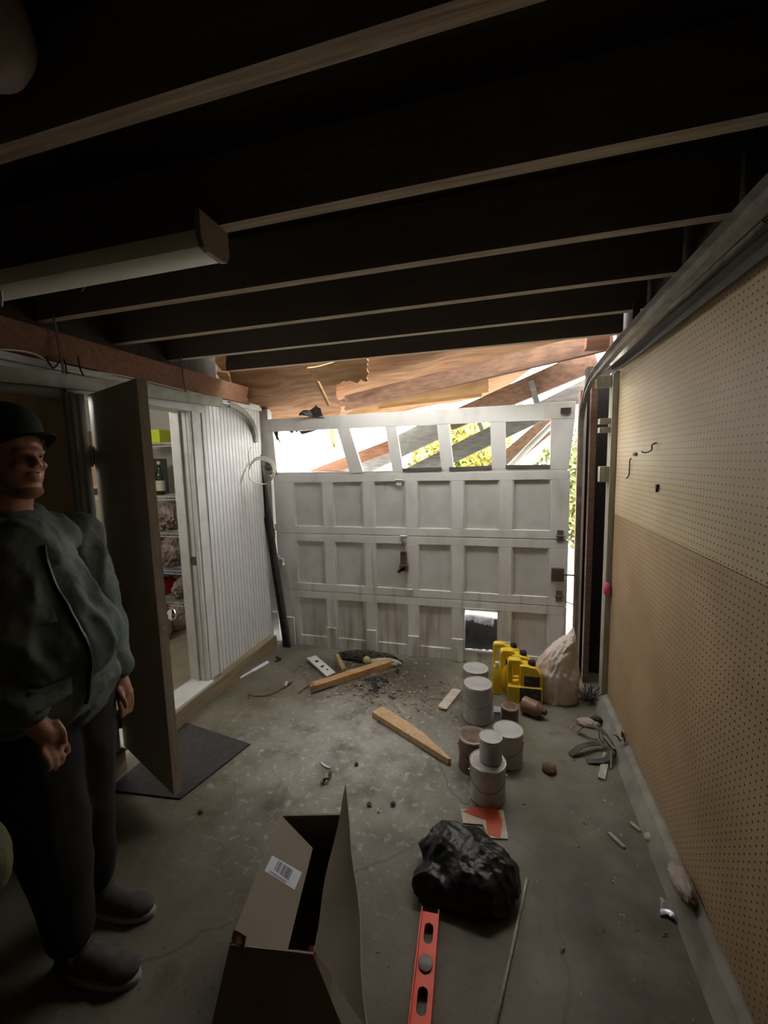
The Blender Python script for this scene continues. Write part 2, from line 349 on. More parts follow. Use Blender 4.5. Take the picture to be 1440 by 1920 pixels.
# right wall: sheathing behind pegboard
struct('wall_right', MB().box(.76, .95, -2.6, 3.62, -.1, 2.6), M['darkpanel'], 'dark wall boards behind the pegboard')
struct('baseboard_right', MB().prism([(.625, -2.6, 0), (.745, -2.6, 0), (.745, -2.6, .085), (.69, -2.6, .10), (.665, -2.6, .085)], (0, 5.66, 0)), mat('concrete_curb', (.30, .29, .25), .85, col2=(.20, .19, .16), scale=8, bump=.5), 'rough grey concrete curb under the pegboard')
# left wall pieces (x -2.19..-2.07), doorway y 1.70-2.44, z .13-2.07
lw = MB(); lw.box(-2.19, XL, -2.6, 1.62, -.1, 2.2); lw.box(-2.19, XL, 1.62, 2.52, 2.14, 2.2)
struct('wall_left', lw, M['white'], 'white painted boards left of the doorway')
bb = MB()
prof = []; y = 2.60
while y < 3.335:
    prof += [(XL, y), (XL, y+.034), (XL-.007, y+.037), (XL-.007, y+.040)]; y += .042
prof += [(-2.14, y), (-2.14, 2.60)]
bb.prism([(a, b_, .10) for a, b_ in prof], (0, 0, 2.12))
struct('wall_left', bb, M['bead'], 'white beadboard wall between the doorway and the garage door', org=(XL, 2.9, 0))
# plates and friezes over left wall
struct('trim_1', MB().lumber((-2.06, -2.6, 2.275), (-2.06, 3.22, 2.265), .09, .135, jag=(0, .18), seed=4), M['lumberred'], 'long reddish brown timber plate along the top of the left wall')
struct('trim_2', MB().box(-2.075, -2.035, 1.2, 3.34, 2.165, 2.195).box(-2.075, -2.05, 1.3, 3.34, 2.195, 2.215), M['white'], 'white moulding strip above the doorway')
struct('trim_11', MB().box(-2.19, -2.12, -2.6, 2.86, 2.2, 2.58), M['deck'], 'dark blocking between the joist ends over the left wall')
# doorway casing
cs = MB()
for (a, b_) in ((1.60, 1.70), (2.44, 2.60)):
    cs.box(XL-.01, XL+.022, a, b_, .13, 2.07); 
    cs.box(XL+.02, XL+.032, a+.02, a+.035, .13, 2.07); cs.box(XL+.02, XL+.032, b_-.04, b_-.02, .13, 2.07)
cs.box(XL-.01, XL+.022, 1.60, 2.60, 2.07, 2.155); cs.box(XL+.02, XL+.034, 1.60, 2.60, 2.125, 2.145)
cs.box(-2.21, XL, 2.44, 2.46, .13, 2.09); cs.box(-2.21, XL, 1.68, 1.70, .13, 2.09); cs.box(-2.21, XL, 1.68, 2.46, 2.07, 2.09)
cs.box(-2.14, -2.12, 2.425, 2.44, .13, 2.07)
struct('trim_3', cs, M['white'], 'white moulded casing around the doorway', bevel=.003)
sk = MB().box(-2.10, XL+.004, 2.432, 2.446, .97, 1.03); 
struct('trim_4', MB().box(-2.115, -2.08, 2.436, 2.4405, 1.00, 1.06), M['rust'], 'metal strike plate on the door jamb')
# sill timbers at base
struct('baseboard_left', MB().lumber((-2.07, 2.0, .06), (-2.07, 3.33, .06), .13, .12, jag=(0, .01), seed=3).box(-2.15, -2.02, -2.6, 1.70, 0, .12), mat('sill_wood', (.30, .24, .16), .75, col2=(.2, .16, .10), scale=5, stretch=(8, .7, 8), bump=.4), 'brown timber sill along the foot of the left wall')
struct('trim_5', MB().box(-2.20, -2.02, 1.70, 2.46, .115, .135), M['white'], 'pale threshold board of the doorway')
# dark wall panelling left of the doorway
struct('trim_6', MB().box(-2.06, -2.045, -2.0, 1.58, .12, 2.02), M['panel2'], 'dark brown wall panelling left of the doorway')
# front wall returns
fr = MB().box(-2.16, -2.052, YD+.03, YD+.10, -.05, 2.2).box(-2.035, -1.985, YD+.045, YD+.10, -.05, 1.62).box(-2.05, -2.0, YD+.05, YD+.07, .5, .56).box(-2.05, -2.0, YD+.05, YD+.07, 1.08, 1.14)
fr.bar((-2.095, 3.36, 0.10), (-2.115, 3.36, 2.15), .055, .045, up=(0, 1, 0))
struct('wall_front', fr, M['white'], 'white corner boards beside the garage door')
struct('wall_front', MB().box(.60, .80, YD+.03, YD+.12, -.05, 2.35), mat('black_tar_board', (.035, .03, .028), .9), 'dark wall strip right of the garage door')
struct('trim_7', MB().box(.555, .60, YD+.0, YD+.10, -.03, 2.18), M['lumberred'], 'brown timber jamb right of the garage door')
struct('trim_8', MB().box(.575, .592, YD-.04, YD-.0, -.0, 2.15), mat('pale_stop', (.55, .47, .42), .6), 'pale stop moulding right of the garage door')
# back room shell
struct('floor', MB().box(-4.3, -2.19, .5, 3.75, .03, .115), M['roomfloor'], 'tan floor of the back room', org=(-3, 2, 0))
struct('wall_2', MB().box(-4.3, -2.19, 3.65, 3.75, .1, 2.6), M['room'], 'far side wall of the back room')
struct('wall_3', MB().box(-4.4, -4.3, .5, 3.75, .1, 2.6), M['room'], 'end wall of the back room')
struct('wall_4', MB().box(-4.3, -2.19, .4, .5, .1, 2.6), M['room'], 'near side wall of the back room')
struct('wall_5', MB().box(-2.24, -2.19, .5, 1.66, .1, 2.5).box(-2.24, -2.19, 2.50, 3.65, .1, 2.5).box(-2.24, -2.19, 1.66, 2.50, 2.1, 2.5), M['room'], 'inner lining of the back room')
struct('ceiling', MB().box(-4.4, -2.19, .4, 3.75, 2.5, 2.58), M['room'], 'white ceiling of the back room')

# right side framing
M['palewood'] = mat('pale_weathered_stud', (.42, .42, .35), .8, col2=(.30, .28, .22), scale=5, stretch=(6, 6, .8), bump=.3)
def block(lbl, a, b, m=M['palewood']): return tag(obj('wood_block', MB().box(*a, *b[:2], *b[2:]), m, bevel=.002), lbl, 'wood block')
tag(obj('wall_stud', MB().bar((.690, 3.02, 0), (.690, 3.02, 2.22), .05, .09, up=(0, 1, 0)), M['palewood']), 'pale weathered timber stud at the far end of the pegboard', 'stud')
for z, h, x0, lb in ((2.13, .07, .575, 'topmost pale wood block nailed between track and stud'), (1.90, .035, .60, 'upper of the close pair of pale blocks beside the stud'), (1.845, .035, .60, 'lower of the close pair of pale blocks beside the stud'), (1.53, .10, .61, 'pale wood block at window sill height beside the stud')):
    block(lb, (x0, .664), (2.99, 3.05, z, z+h))
tag(obj('track_support_post', MB().box(.600, .640, 3.28, 3.33, 0, 2.2), M['lumberbrown']), 'dark brown upright post right of the garage door track', 'post')

# pegboards
def peg(z0, z1, m, lb):
    return tag(obj('pegboard', MB().box(.70, .706, -2.55, 2.97, z0, z1), m, org=(.70, 2.97, z1)), lb, 'pegboard', 'pegboard sheets on the right wall')
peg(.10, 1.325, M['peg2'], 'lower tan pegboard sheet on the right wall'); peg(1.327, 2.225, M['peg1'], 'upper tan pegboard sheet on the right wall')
struct('trim_9', MB().box(.66, .76, -2.6, 3.0, 2.232, 2.30), M['palewood'], 'pale timber rail along the top of the pegboard')
struct('trim_10', MB().box(.68, .78, -2.6, 3.0, 2.32, 2.58), M['deck'], 'dark top plate over the right wall')
# joists
joist_labels = ['nearest the garage door', 'second from the garage door', 'third from the garage door', 'fourth from the garage door', 'fifth from the garage door, the light fixture fixed under it', 'broad in view near the top of the picture', 'at the very top left, directly overhead']
for k in range(7):
    y = 2.792-.4064*k
    x0 = -2.16 if k else -1.98
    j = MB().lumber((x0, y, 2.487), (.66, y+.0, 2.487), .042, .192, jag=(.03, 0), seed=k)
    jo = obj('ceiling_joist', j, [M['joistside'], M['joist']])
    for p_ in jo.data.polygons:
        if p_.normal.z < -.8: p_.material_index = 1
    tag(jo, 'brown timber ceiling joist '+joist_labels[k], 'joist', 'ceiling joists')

# ================================================================== GARAGE DOOR
gd = thing('garage_door', 'damaged white panelled garage door with a row of windows along its top', 'garage door', (-.72, YD, 0))
T = .034
XS = []; x = -1.945
ends = .127; pw = .285; sw = .095
cols = []
x = -1.945+ends
for i in range(6): cols.append((x, x+pw)); x += pw+sw
def section(z0, z1, rb=.07, rt=.07, hole=None, seed=0):
    mb = MB(); xl, xr = -2.005, .498; y0, y1 = YD, YD+T
    mb.box(xl, xr, y0, y1, z0+.003, z0+rb); mb.box(xl, xr, y0, y1, z1-rt, z1-.003)
    xs = [xl]+[c for cc in cols for c in cc]+[xr]
    for i in range(0, len(xs), 2): mb.box(xs[i], xs[i+1], y0, y1, z0+rb, z1-rt)
    if z0 > .1: mb.box(xl+.01, xr-.01, y0+.012, y0+.022, z0-.02, z0+.02)
    s = obj('door_section', mb, M['door'], gd, bevel=.003)
    for i, (a, b_) in enumerate(cols):
        if i == hole: continue
        p = MB(); e = .012; p.box(a-.002, b_+.002, y0+.017, y0+.028, z0+rb-.002, z1-rt+.002)
        for q in ((a, a+e), (b_-e, b_)): p.prism([(q[0], y0+.003, z0+rb), (q[1], y0+.003, z0+rb), (q[1], y0+.017, z0+rb), (q[0], y0+.017, z0+rb)], (0, 0, z1-z0-rb-rt))
        p.box(a, b_, y0+.008, y0+.017, z1-rt-.01, z1-rt)
        obj('door_panel', p, M['doorpanel'], s)
    return s
sec1 = section(.0, .5335, rb=.10, hole=4); section(.5335, 1.0665); section(1.0665, 1.600)
# top section, racked to the left and broken
def dq(mb, pts, y=YD, t=T): mb.prism([at(px, py, 'y', y) for px, py in pts], (0, t, 0)); return mb
tr = MB(); dq(tr, [(455, 796), (478, 788), (1080, 752), (1079, 784), (456, 812)], YD-.002)
dq(tr, [(1033, 782), (1079, 781), (1066, 880), (1031, 880)], YD, T-.002); dq(tr, [(919, 788), (948, 787), (949, 879), (922, 880)], YD, T-.002)
dq(tr, [(819, 794), (841, 793), (851, 881), (828, 882)], YD, T-.002); dq(tr, [(722, 799), (742, 798), (756, 884), (736, 885)], YD, T-.002)
dq(tr, [(632, 804), (655, 803), (681, 886), (656, 888)], YD-.004, T-.002); dq(tr, [(484, 808), (511, 808), (520, 890), (499, 890)], YD+.001, T-.002)
dq(tr, [(503, 886), (655, 884), (1064, 875), (1064, 889), (504, 893)], YD+.001, T)
ts = obj('door_section', tr, M['door'], gd, bevel=.002)
fm = MB()
for q in ([(842, 876), (921, 873), (922, 879), (842, 882)], [(948, 872), (1031, 871), (1031, 877), (948, 878)], [(755, 878), (828, 876), (828, 882), (755, 884)]): dq(fm, q, YD-.006, .03)
obj('glazing_bar', fm, M['lumbergrey'], ts)
for q in ([(742, 797), (819, 794), (828, 880), (755, 882)], [(841, 792), (919, 789), (922, 877), (850, 879)], [(948, 786), (1033, 783), (1031, 875), (949, 877)]):
    obj('window_pane', dq(MB(), q, YD+.018, .003), M['pane'], ts)
# splintered bits at broken window
sp = MB()
for (a, b_, c) in (((512, 806), (517, 806), (530, 842)), ((512, 806), (522, 806), (520, 830)), ((596, 806), (560, 808), (566, 815)), ((655, 886), (700, 886), (590, 881)), ((538, 806), (553, 806), (547, 813)), ((550, 806), (562, 806), (556, 811))):
    dq(sp, [a, b_, c], YD+.01, .006)
obj('splinters', sp, M['lumbergrey'], ts)
# lower stub boards on the stiles
stb = MB()
for i in range(1, 7):
    xc = cols[i][0]-sw/2 if i < 6 else None
    if xc is None: continue
    stb.box(xc-.048, xc+.045, YD-.022, YD-.001, -.0+.002, .19+.01*(i % 3))
stb.box(-1.945, -1.865, YD-.022, YD-.001, .002, .27)
obj('stile_cover', stb, M['door'], gd, bevel=.002)
# hinges, locks, latch
def px_w(px, py): return at(px, py, 'y', YD)
for (px, py) in ((757, 1005), (767, 1105), (1050, 1005), (1048, 1118), (512, 1000), (520, 1100), (748, 900)):
    p = px_w(px, py); h = MB().box(p.x-.022, p.x+.022, YD-.006, YD-.001, p.z-.045, p.z+.045).tube([(p.x-.03, YD-.008, p.z), (p.x+.03, YD-.008, p.z)], .008)
    h.tube([(p.x, YD-.005, p.z+.03), (p.x, YD-.012, p.z+.03)], .006)
    obj('door_hinge', h, M['door'] if px > 560 and px < 1000 else M['steel'], gd)
p = px_w(758, 1053); lk = MB().box(p.x-.028, p.x+.022, YD-.03, YD-.001, p.z-.06, p.z+.09).bar((p.x-.05, YD-.035, p.z-.085), (p.x+.02, YD-.035, p.z-.04), .02, .03).ell((p.x-.002, YD-.02, p.z+.085), (.026, .016, .02))
lk.box(p.x-.035, p.x+.035, YD-.045, YD-.001, p.z-.075, p.z-.02)
tag(obj('lock_housing', lk, M['rust'], gd, bevel=.004), 'dark lock housing at the middle of the door')
lk = MB(); p2 = px_w(757, 1010); lk.tube([(p2.x-.02, YD-.012, p2.z), (p2.x+.01, YD-.016, p2.z-.09), (p.x, YD-.02, p.z+.1)], .003)
obj('lock_wire', lk, M['steel'], gd)
p = px_w(526, 1055); b1 = MB().box(p.x-.045, p.x+.04, YD-.03, YD-.001, p.z-.04, p.z+.045).box(p.x-.09, p.x-.03, YD-.02, YD-.008, p.z+.01, p.z+.03).tube([(p.x+.04, YD-.03, p.z+.0), (p.x+.06, YD-.045, p.z-.02)], .014).ell((p.x-.005, YD-.02, p.z+.062), (.014, .012, .014))
tag(obj('slide_latch', b1, M['white'], gd, bevel=.003), 'white slide latch near the left edge')
p = px_w(1045, 1075); b1 = MB().box(p.x-.045, p.x+.045, YD-.035, YD-.001, p.z-.055, p.z+.045).bar((p.x+.03, YD-.03, p.z-.002), (p.x+.14, YD-.045, p.z+.002), .012, .012).bar((p.x+.135, YD-.045, p.z), (p.x+.13, YD-.045, p.z-.24), .008, .008).bar((p.x+.02, YD-.02, p.z-.2), (p.x+.13, YD-.045, p.z-.235), .008, .008)
tag(obj('slide_latch', b1, M['rust'], gd, bevel=.003), 'dark slide latch near the right edge')
p = px_w(1062, 770); obj('roller_bracket', MB().box(p.x-.04, p.x+.03, YD-.02, YD-.001, p.z-.02, p.z+.02), M['darksteel'], gd)
p = px_w(505, 875); obj('roller_bracket', MB().lathe([(.03, 0), (.03, .004), (.012, .006)], (0, 0, 0)).box(-.02, .02, -.01, .01, -.02, .03) if False else MB().box(p.x-.035, p.x+.03, YD-.012, YD-.001, p.z-.035, p.z+.045).tube([(p.x-.06, YD-.02, p.z), (p.x+.02, YD-.02, p.z)], .008), M['steel'], gd, bevel=.004)
# pet flap
a, b_ = cols[4]
fl = MB().box(a-.002, a+.012, YD-.008, YD+.03, .10, .47).box(b_-.012, b_+.002, YD-.008, YD+.03, .10, .47).box(a, b_, YD-.008, YD+.03, .455, .47).box(a, b_, YD-.008, YD+.03, .095, .11)
pf = obj('pet_flap', fl, M['white'], gd)
obj('torn_film', MB().sheet([(a+.01, YD+.012, .455), (b_-.01, YD+.012, .455), (b_-.05, YD+.005, .33), (a+.02, YD+.01, .37)], .0015, 14, 10, amp=.03, sc=14, seed=3, jag=.015), M['film'], pf, smooth=True)
obj('dark_flap', MB().sheet([(a+.01, YD+.03, .40), (b_-.01, YD+.03, .385), (b_-.01, YD+.02, .11), (a+.01, YD+.02, .11)], .003, 14, 14, amp=.02, sc=8, seed=9, jag=.004), mat('dark_grey_film', (.055, .06, .07), .3, col2=(.10, .105, .12), scale=5, bump=.4), pf, smooth=True)
# stains on the door as dirt pieces are left to the material

# tracks
def rail(pts, name, m, lb, w=.05, cat='door track'):
    mb = MB(); pts = [Vector(p) for p in pts]
    for i in range(len(pts)-1):
        a, b_ = pts[i], pts[i+1]; d = (b_-a).normalized(); e = d*.004
        mb.bar(a-e, b_+e, w, .004, up=(1, 0, 0)); mb.bar(a-e+Vector((.012, 0, 0)), b_+e+Vector((.012, 0, 0)), .003, .028, up=(1, 0, 0)) if False else None
        n = d.cross(Vector((1, 0, 0))).normalized()
        for s in (-1, 1): mb.bar(a-e+n*s*w/2, b_+e+n*s*w/2, .004, .03, up=(1, 0, 0))
    return obj(name, mb, m)
lt = thing('door_track', 'green-grey overhead door track above the doorway, curving down at the corner', 'door track', (-1.96, 2, 2.1))
c = [(-1.97, .9+i*.25, 2.07+.012*i) for i in range(8)]; c = [(-1.965, 0.2, 2.03), (-1.96, 1.27, 2.085), (-1.96, 1.91, 2.125), (-1.965, 2.70, 2.155)]
arc = [(-1.97-.012*i, 2.80+.46*math.sin(i*PI/14), 2.155-.26*(1-math.cos(i*PI/14))) for i in range(8)]
def ctrack(pts, w, m, name, parent):
    mb = MB(); pts = [Vector(p) for p in pts]
    for i in range(len(pts)-1):
        a, b_ = pts[i], pts[i+1]; d = (b_-a).normalized(); e = d*.003; n = d.cross(Vector((1, 0, 0))).normalized()
        mb.bar(a-e, b_+e, .004, w, up=n)
        for s in (-1, 1): mb.bar(a-e+n*s*w/2-Vector((.012, 0, 0)), b_+e+n*s*w/2-Vector((.012, 0, 0)), .028, .005, up=n)
    return obj(name, mb, m, parent)
ctrack(c, .06, M['green'], 'horizontal_rail', lt)
ctrack(arc, .036, M['green'], 'curved_rail', lt)
for yy in (1.55, 2.35): obj('hanger_strap', MB().bar((-1.975, yy, 2.13), (-2.0, yy, 2.40), .004, .012, up=(0, 1, 0)), M['rust'], lt)
pa, pb = at(478, 805, 'y', 3.36), at(540, 1212, 'y', 3.36)
vt = thing('door_track', 'dark upright door track leaning at the left side of the garage door', 'door track', tuple(pb))
m_ = MB(); m_.bar(pa, pb, .062, .006, up=(0, 1, 0)).bar(pa+Vector((.03, -.012, 0)), pb+Vector((.03, -.012, 0)), .005, .03, up=(0, 1, 0)).bar(pa-Vector((.03, .012, 0)), pb-Vector((.03, .012, 0)), .005, .03, up=(0, 1, 0))
obj('upright_rail', m_, M['darksteel'], vt)
for (px, py, w) in ((497, 968, .03), (500, 1007, .05), (512, 1153, .07)):
    p = at(px, py, 'y', 3.375); obj('wall_bracket', MB().box(p.x-w, p.x+w*.6, 3.37, 3.40, p.z-.03, p.z+.03), M['rust'] if py < 1000 else M['white'], vt, bevel=.003)
rt = thing('door_track', 'long grey steel door track high along the right wall, bending down at the corner', 'door track', (.56, 2, 2.2))
ctrack([(.57, -1.5, 2.26), (.565, 1.17, 2.25), (.56, 2.33, 2.235), (.555, 2.85, 2.20)], .055, M['steel'], 'horizontal_rail', rt)
ctrack([(.555, 2.85+.46*math.sin(i*PI/14), 2.20-.30*(1-math.cos(i*PI/14))) for i in range(8)], .05, M['steel'], 'curved_rail', rt)
ctrack([(.555, 3.31, 1.91), (.56, 3.33, .02)], .05, M['lumberred'] if False else M['steel'], 'upright_rail', rt)
for yy in (2.3, 1.2): obj('hanger_strap', MB().bar((.60, yy, 2.26), (.60, yy, 2.40), .03, .004), M['rust'], rt)
tag(obj('angle_iron', MB().box(.615, .65, -1.5, 2.95, 2.222, 2.226).box(.648, .652, -1.5, 2.95, 2.19, 2.226), M['darksteel']), 'dark steel angle running beside the right track', 'angle iron')
# spring
sg = []
for i in range(34*10+1):
    t = i/10*2*PI; y = 1.1+.30*i/340; sg.append((.66+.016*math.cos(t), y, 2.30+.016*math.sin(t)))
tag(obj('coil_spring', MB().tube(sg, .0028, 5), M['steel'], smooth=True), 'steel coil spring above the right door track', 'spring')

# coiled cable
cm = MB(); cc = at(489, 885, 'y', 3.0)
for s in range(3):
    pts = []
    for i in range(49):
        t = i/48*2*PI; pts.append(cc+Vector((math.cos(t)*(.112+.005*s), .01*s+.01*math.sin(3*t), math.sin(t)*(.100+.005*s)+.006*s)))
    cm.tube(pts, .0048, 6, closed=True)
top = at(478, 806, 'y', 3.33); cl = cc+Vector((-.100, 0, .050))
cm.tube([top, top+Vector((-.01, -.02, -.12)), at(466, 850, 'y', 3.05), cl], .005, 6)
cm.tube([cl, at(462, 875, 'y', 2.98), at(451, 905, 'y', 2.94), at(454, 893, 'y', 2.95), at(465, 868, 'y', 3.0)], .0055, 6)
tag(obj('cable_coil', cm, M['wireW'], smooth=True), 'loop of white cable hanging at the corner left of the garage door', 'cable')
# thin wires above doorway
def wire(lb, pts, r, m, cat='wire', name='wire'):
    ps = []
    P_ = [Vector(p) for p in pts]
    for i in range(len(P_)-1):
        p0 = P_[max(i-1, 0)]; p1 = P_[i]; p2 = P_[i+1]; p3 = P_[min(i+2, len(P_)-1)]
        for k in range(6):
            t = k/6; ps.append(.5*((2*p1)+(p2-p0)*t+(2*p0-5*p1+4*p2-p3)*t*t+(3*p1-p0-3*p2+p3)*t**3))
    ps.append(P_[-1])
    return tag(obj(name, MB().tube(ps, r, 6), m, smooth=True), lb, cat)
wire('thin white wire running along the moulding above the doorway', [at(0, 655, 'x', -2.0), at(60, 662, 'x', -2.0), at(120, 690, 'x', -2.0), at(230, 705, 'x', -2.0), at(400, 745, 'x', -2.0)], .004, M['wireW'])
wire('dark wire drooping from the timber plate over the panelling', [at(85, 668, 'x', -2.0), at(100, 690, 'x', -1.98), at(118, 672, 'x', -2.0), at(125, 700, 'x', -1.98), at(122, 735, 'x', -2.0)], .0035, M['wireB'])
wire('dark wire crossing the track left of the open door', [at(146, 668, 'x', -2.0), at(150, 690, 'x', -1.90), at(157, 705, 'x', -1.90)], .0035, M['wireB'])

# interior door slab (open)
H0 = Vector((-2.045, 1.715, 0)); E0 = Vector((-1.493, 1.482, 0)); dd = (E0-H0).normalized(); nn = Vector((-dd.y, dd.x, 0))
ds = thing('interior_door', 'grey-brown flush door standing open from the left wall doorway', 'door', (H0.x, H0.y, .13))
th = .040
obj('door_slab', MB().prism([H0+Vector((0, 0, .135)), E0+Vector((0, 0, .135)), E0+nn*th+Vector((0, 0, .135)), H0+nn*th+Vector((0, 0, .135))], (0, 0, 1.935)), M['slab'], ds, bevel=.002)
obj('edge_band', MB().prism([E0+dd*.0005+Vector((0, 0, .136)), E0+dd*.002+Vector((0, 0, .136)), E0+dd*.002+nn*th+Vector((0, 0, .136)), E0+dd*.0005+nn*th+Vector((0, 0, .136))], (0, 0, 1.932)), M['slabedge'], ds)
obj('latch_plate', MB().tube([E0+dd*.002+nn*.02+Vector((0, 0, .96)), E0+dd*.006+nn*.02+Vector((0, 0, .96))], .012, 10), M['chrome'], ds)
for side, base in ((1, nn*th),):
    kc = E0-dd*.065+base+Vector((0, 0, .99)); n2 = nn*side
    k = MB().tube([kc, kc+n2*.008, kc+n2*.010, kc+n2*.03, kc+n2*.036, kc+n2*.05, kc+n2*.062, kc+n2*.068], 0, 20, rs=[.033, .033, .013, .012, .022, .029, .025, .012])
    tag(obj('door_knob', k, M['chrome'], ds, smooth=True), 'chrome door knob')
for z in (1.76, 1.10, .30):
    hp = H0+Vector((-.008, 0, z)); h = MB().tube([hp+Vector((0, -.006, -.045)), hp+Vector((0, -.006, .045))], .008, 10).box(hp.x-.018, hp.x+.0, hp.y-.008, hp.y-.002, z-.045, z+.045).bar(hp+Vector((0, -.008, 0)), hp+dd*.03+Vector((0, -.006, 0)), .004, .09)
    h.ell(hp+Vector((0, -.006, .05)), (.007,)*3, n=8).ell(hp+Vector((0, -.006, -.05)), (.007,)*3, n=8)
    obj('hinge', h, M['rust'], ds)

# ================================================================== FLUORESCENT FIXTURE
fx = thing('ceiling_light', 'long unlit fluorescent fixture with a pale green lens under a joist', 'light fixture', (-1.4, 1.13, 2.30))
fy = 1.13
obj('housing', MB().box(-2.04, -.81, fy-.058, fy+.058, 2.345, 2.392), M['fixture'], fx)
pr_ = [(fy-.060, 2.347), (fy-.060, 2.325), (fy-.050, 2.306), (fy-.035, 2.301), (fy+.035, 2.301), (fy+.050, 2.306), (fy+.060, 2.325), (fy+.060, 2.347)]
obj('lens', MB().prism([(-2.02, a, b_) for a, b_ in pr_], (1.195, 0, 0)), M['glasslens'], fx, smooth='auto')
ec = [(fy-.064, 2.396), (fy-.064, 2.325), (fy-.052, 2.302), (fy-.035, 2.296), (fy+.035, 2.296), (fy+.052, 2.302), (fy+.064, 2.325), (fy+.064, 2.396)]
for x0 in (-.826, -2.04): obj('end_cap', MB().prism([(x0, a, b_) for a, b_ in ec], (.018, 0, 0)), mat('end_cap_plastic', (.30, .24, .21), .5), fx, bevel=.002)
wire('short pale stick poking down behind the light fixture', [at(190, 480, 'y', 1.17), at(178, 508, 'y', 1.25), at(163, 530, 'y', 1.3), at(152, 547, 'y', 1.3)], .004, M['lumbergrey'], 'stick', 'stick')
wire('short pale bracket wire hanging at the left end of the fixture', [at(2, 545, 'y', 1.1), at(3, 560, 'y', 1.1), at(3, 574, 'y', 1.1)], .004, M['wireW'], 'wire')
tag(obj('cloth_bundle', blob(at(-45, 40, 'y', .62), (.085, .08, .10), 3, .05, 4, 4, ridged=False), mat('dusty_grey_cloth', (.30, .25, .23), .9, col2=(.22, .18, .17), scale=14, bump=.3), smooth=True), 'dusty grey bundle hanging at the top left corner', 'bundle')

# ================================================================== COLLAPSED ROOF AND OUTSIDE
def to_ground(a, b_):
    return a+(b_-a)*((a.z-.03)/(a.z-b_.z))
def flumber(lb, a, b_, w, h, m='lumberbrown', jag=(0, 0), seed=0, name='broken_rafter', cat='rafter', up=(0, -1, .3), group='collapsed roof timbers'):
    return tag(obj(name, MB().lumber(a, b_, w, h, up=up, jag=jag, seed=seed), M[m]), lb, cat, group)
# long rafter sagging from right corner to the left above the door
flumber('long brown rafter sagging down leftward over the garage door', at(1150, 636, 'y', 3.10), at(645, 757, 'y', 3.62), .045, .125, 'lumberbrown', (0, .05), 1, up=(0, 0, 1))
flumber('thin split end of the long sagging rafter', at(700, 742, 'y', 3.60), at(570, 772, 'y', 3.70), .05, .05, 'lumberbrown', (0, .12), 2, up=(0, 0, 1))
flumber('short brown timber block hanging where the rafters meet at the right', at(1098, 640, 'y', 2.98), at(1140, 638, 'y', 2.98), .09, .10, 'lumberred', (0, 0), 5, name='timber_block', cat='timber block', up=(0, 0, 1))
flumber('brown rafter falling from the right corner behind the door top', at(1118, 672, 'y', 3.55), at(845, 790, 'y', 4.1), .045, .17, 'lumberbrown', (0, 0), 6, up=(0, 0, 1))
flumber('dark beam sloping behind the rightmost door windows', at(1110, 725, 'y', 3.9), at(740, 905, 'y', 4.3), .045, .16, 'lumbergrey', (0, .05), 7, up=(0, 0, 1))
flumber('brown plank crossing behind the rightmost window', at(1060, 770, 'y', 4.25), to_ground(at(1060, 770, 'y', 4.25), at(900, 905, 'y', 4.6)), .05, .17, 'lumberbrown', (0, 0), 8, up=(0, 0, 1))
flumber('weathered grey plank behind the middle door window', at(835, 795, 'y', 4.6), to_ground(at(835, 795, 'y', 4.6), at(600, 910, 'y', 4.9)), .05, .24, 'lumbergrey', (0, .03), 9, up=(0, 0, 1))
flumber('reddish broken plank behind the second window opening', at(750, 830, 'y', 4.1), at(585, 892, 'y', 4.3), .045, .12, 'lumberred', (.05, .06), 10, up=(0, 0, 1))
flumber('upright grey stub between the collapsed rafters', at(995, 716, 'y', 3.75), at(1016, 790, 'y', 3.75), .04, .11, 'lumbergrey', (0, 0), 11, name='timber_stub', cat='timber stub', up=(0, -1, 0))
flumber('grey upright board behind the fifth window', at(892, 775, 'y', 4.6), at(915, 835, 'y', 4.6), .04, .12, 'lumbergrey', (0, 0), 12, name='timber_stub', cat='timber stub', up=(0, -1, 0))
tag(obj('metal_pole', MB().tube([at(1050, 780, 'y', 4.0), at(935, 895, 'y', 4.2)], .028, 12), mat('pale_pole', (.28, .28, .26), .4, .3), smooth=True), 'pale round pole leaning behind the rightmost window', 'pole')
# plywood
def ply(lb, pts, m='plywood', t=.012, seed=0, amp=.03, jag=.02, nu=16, nv=10):
    return tag(obj('plywood_sheet', MB().sheet(pts, t, nu, nv, amp=amp, sc=3, seed=seed, jag=jag), M[m]), lb, 'plywood', 'fallen roof sheathing')
ply('orange-brown plywood sheet sagging above the broken door corner', [at(362, 664, 'y', 2.90), at(620, 650, 'y', 2.98), at(640, 792, 'y', 3.75), at(492, 800, 'y', 3.60)], 'plywood', seed=1, amp=.08, jag=.03)
ply('split plywood piece hanging left of centre under the last joist', [at(575, 688, 'y', 2.95), at(690, 668, 'y', 2.95), at(688, 712, 'y', 3.1), at(605, 730, 'y', 3.1)], 'lumber', seed=2, amp=.06)
ply('large plywood roof sheet sloping over the middle of the door', [at(585, 664, 'y', 3.15), at(1120, 600, 'y', 3.15), at(930, 742, 'y', 4.5), at(610, 792, 'y', 4.3)], 'plywood', seed=3, amp=.04, jag=.01)
ply('knotty yellow board below the long sagging rafter', [at(720, 738, 'y', 3.9), at(916, 697, 'y', 3.9), at(916, 735, 'y', 3.95), at(640, 782, 'y', 3.95)], 'osb', seed=4, amp=.01, jag=.004)
ply('broken orange board end at the left wall plate', [at(340, 690, 'y', 2.96), at(425, 700, 'y', 2.96), at(440, 745, 'y', 3.2), at(372, 738, 'y', 3.2)], 'lumber', seed=5, amp=.03, t=.02)
flumber('orange lath sticking out beneath the yellow board', at(708, 765, 'y', 3.9), at(905, 741, 'y', 3.9), .03, .018, 'lumber', (.03, .03), 14, name='lath', cat='lath')
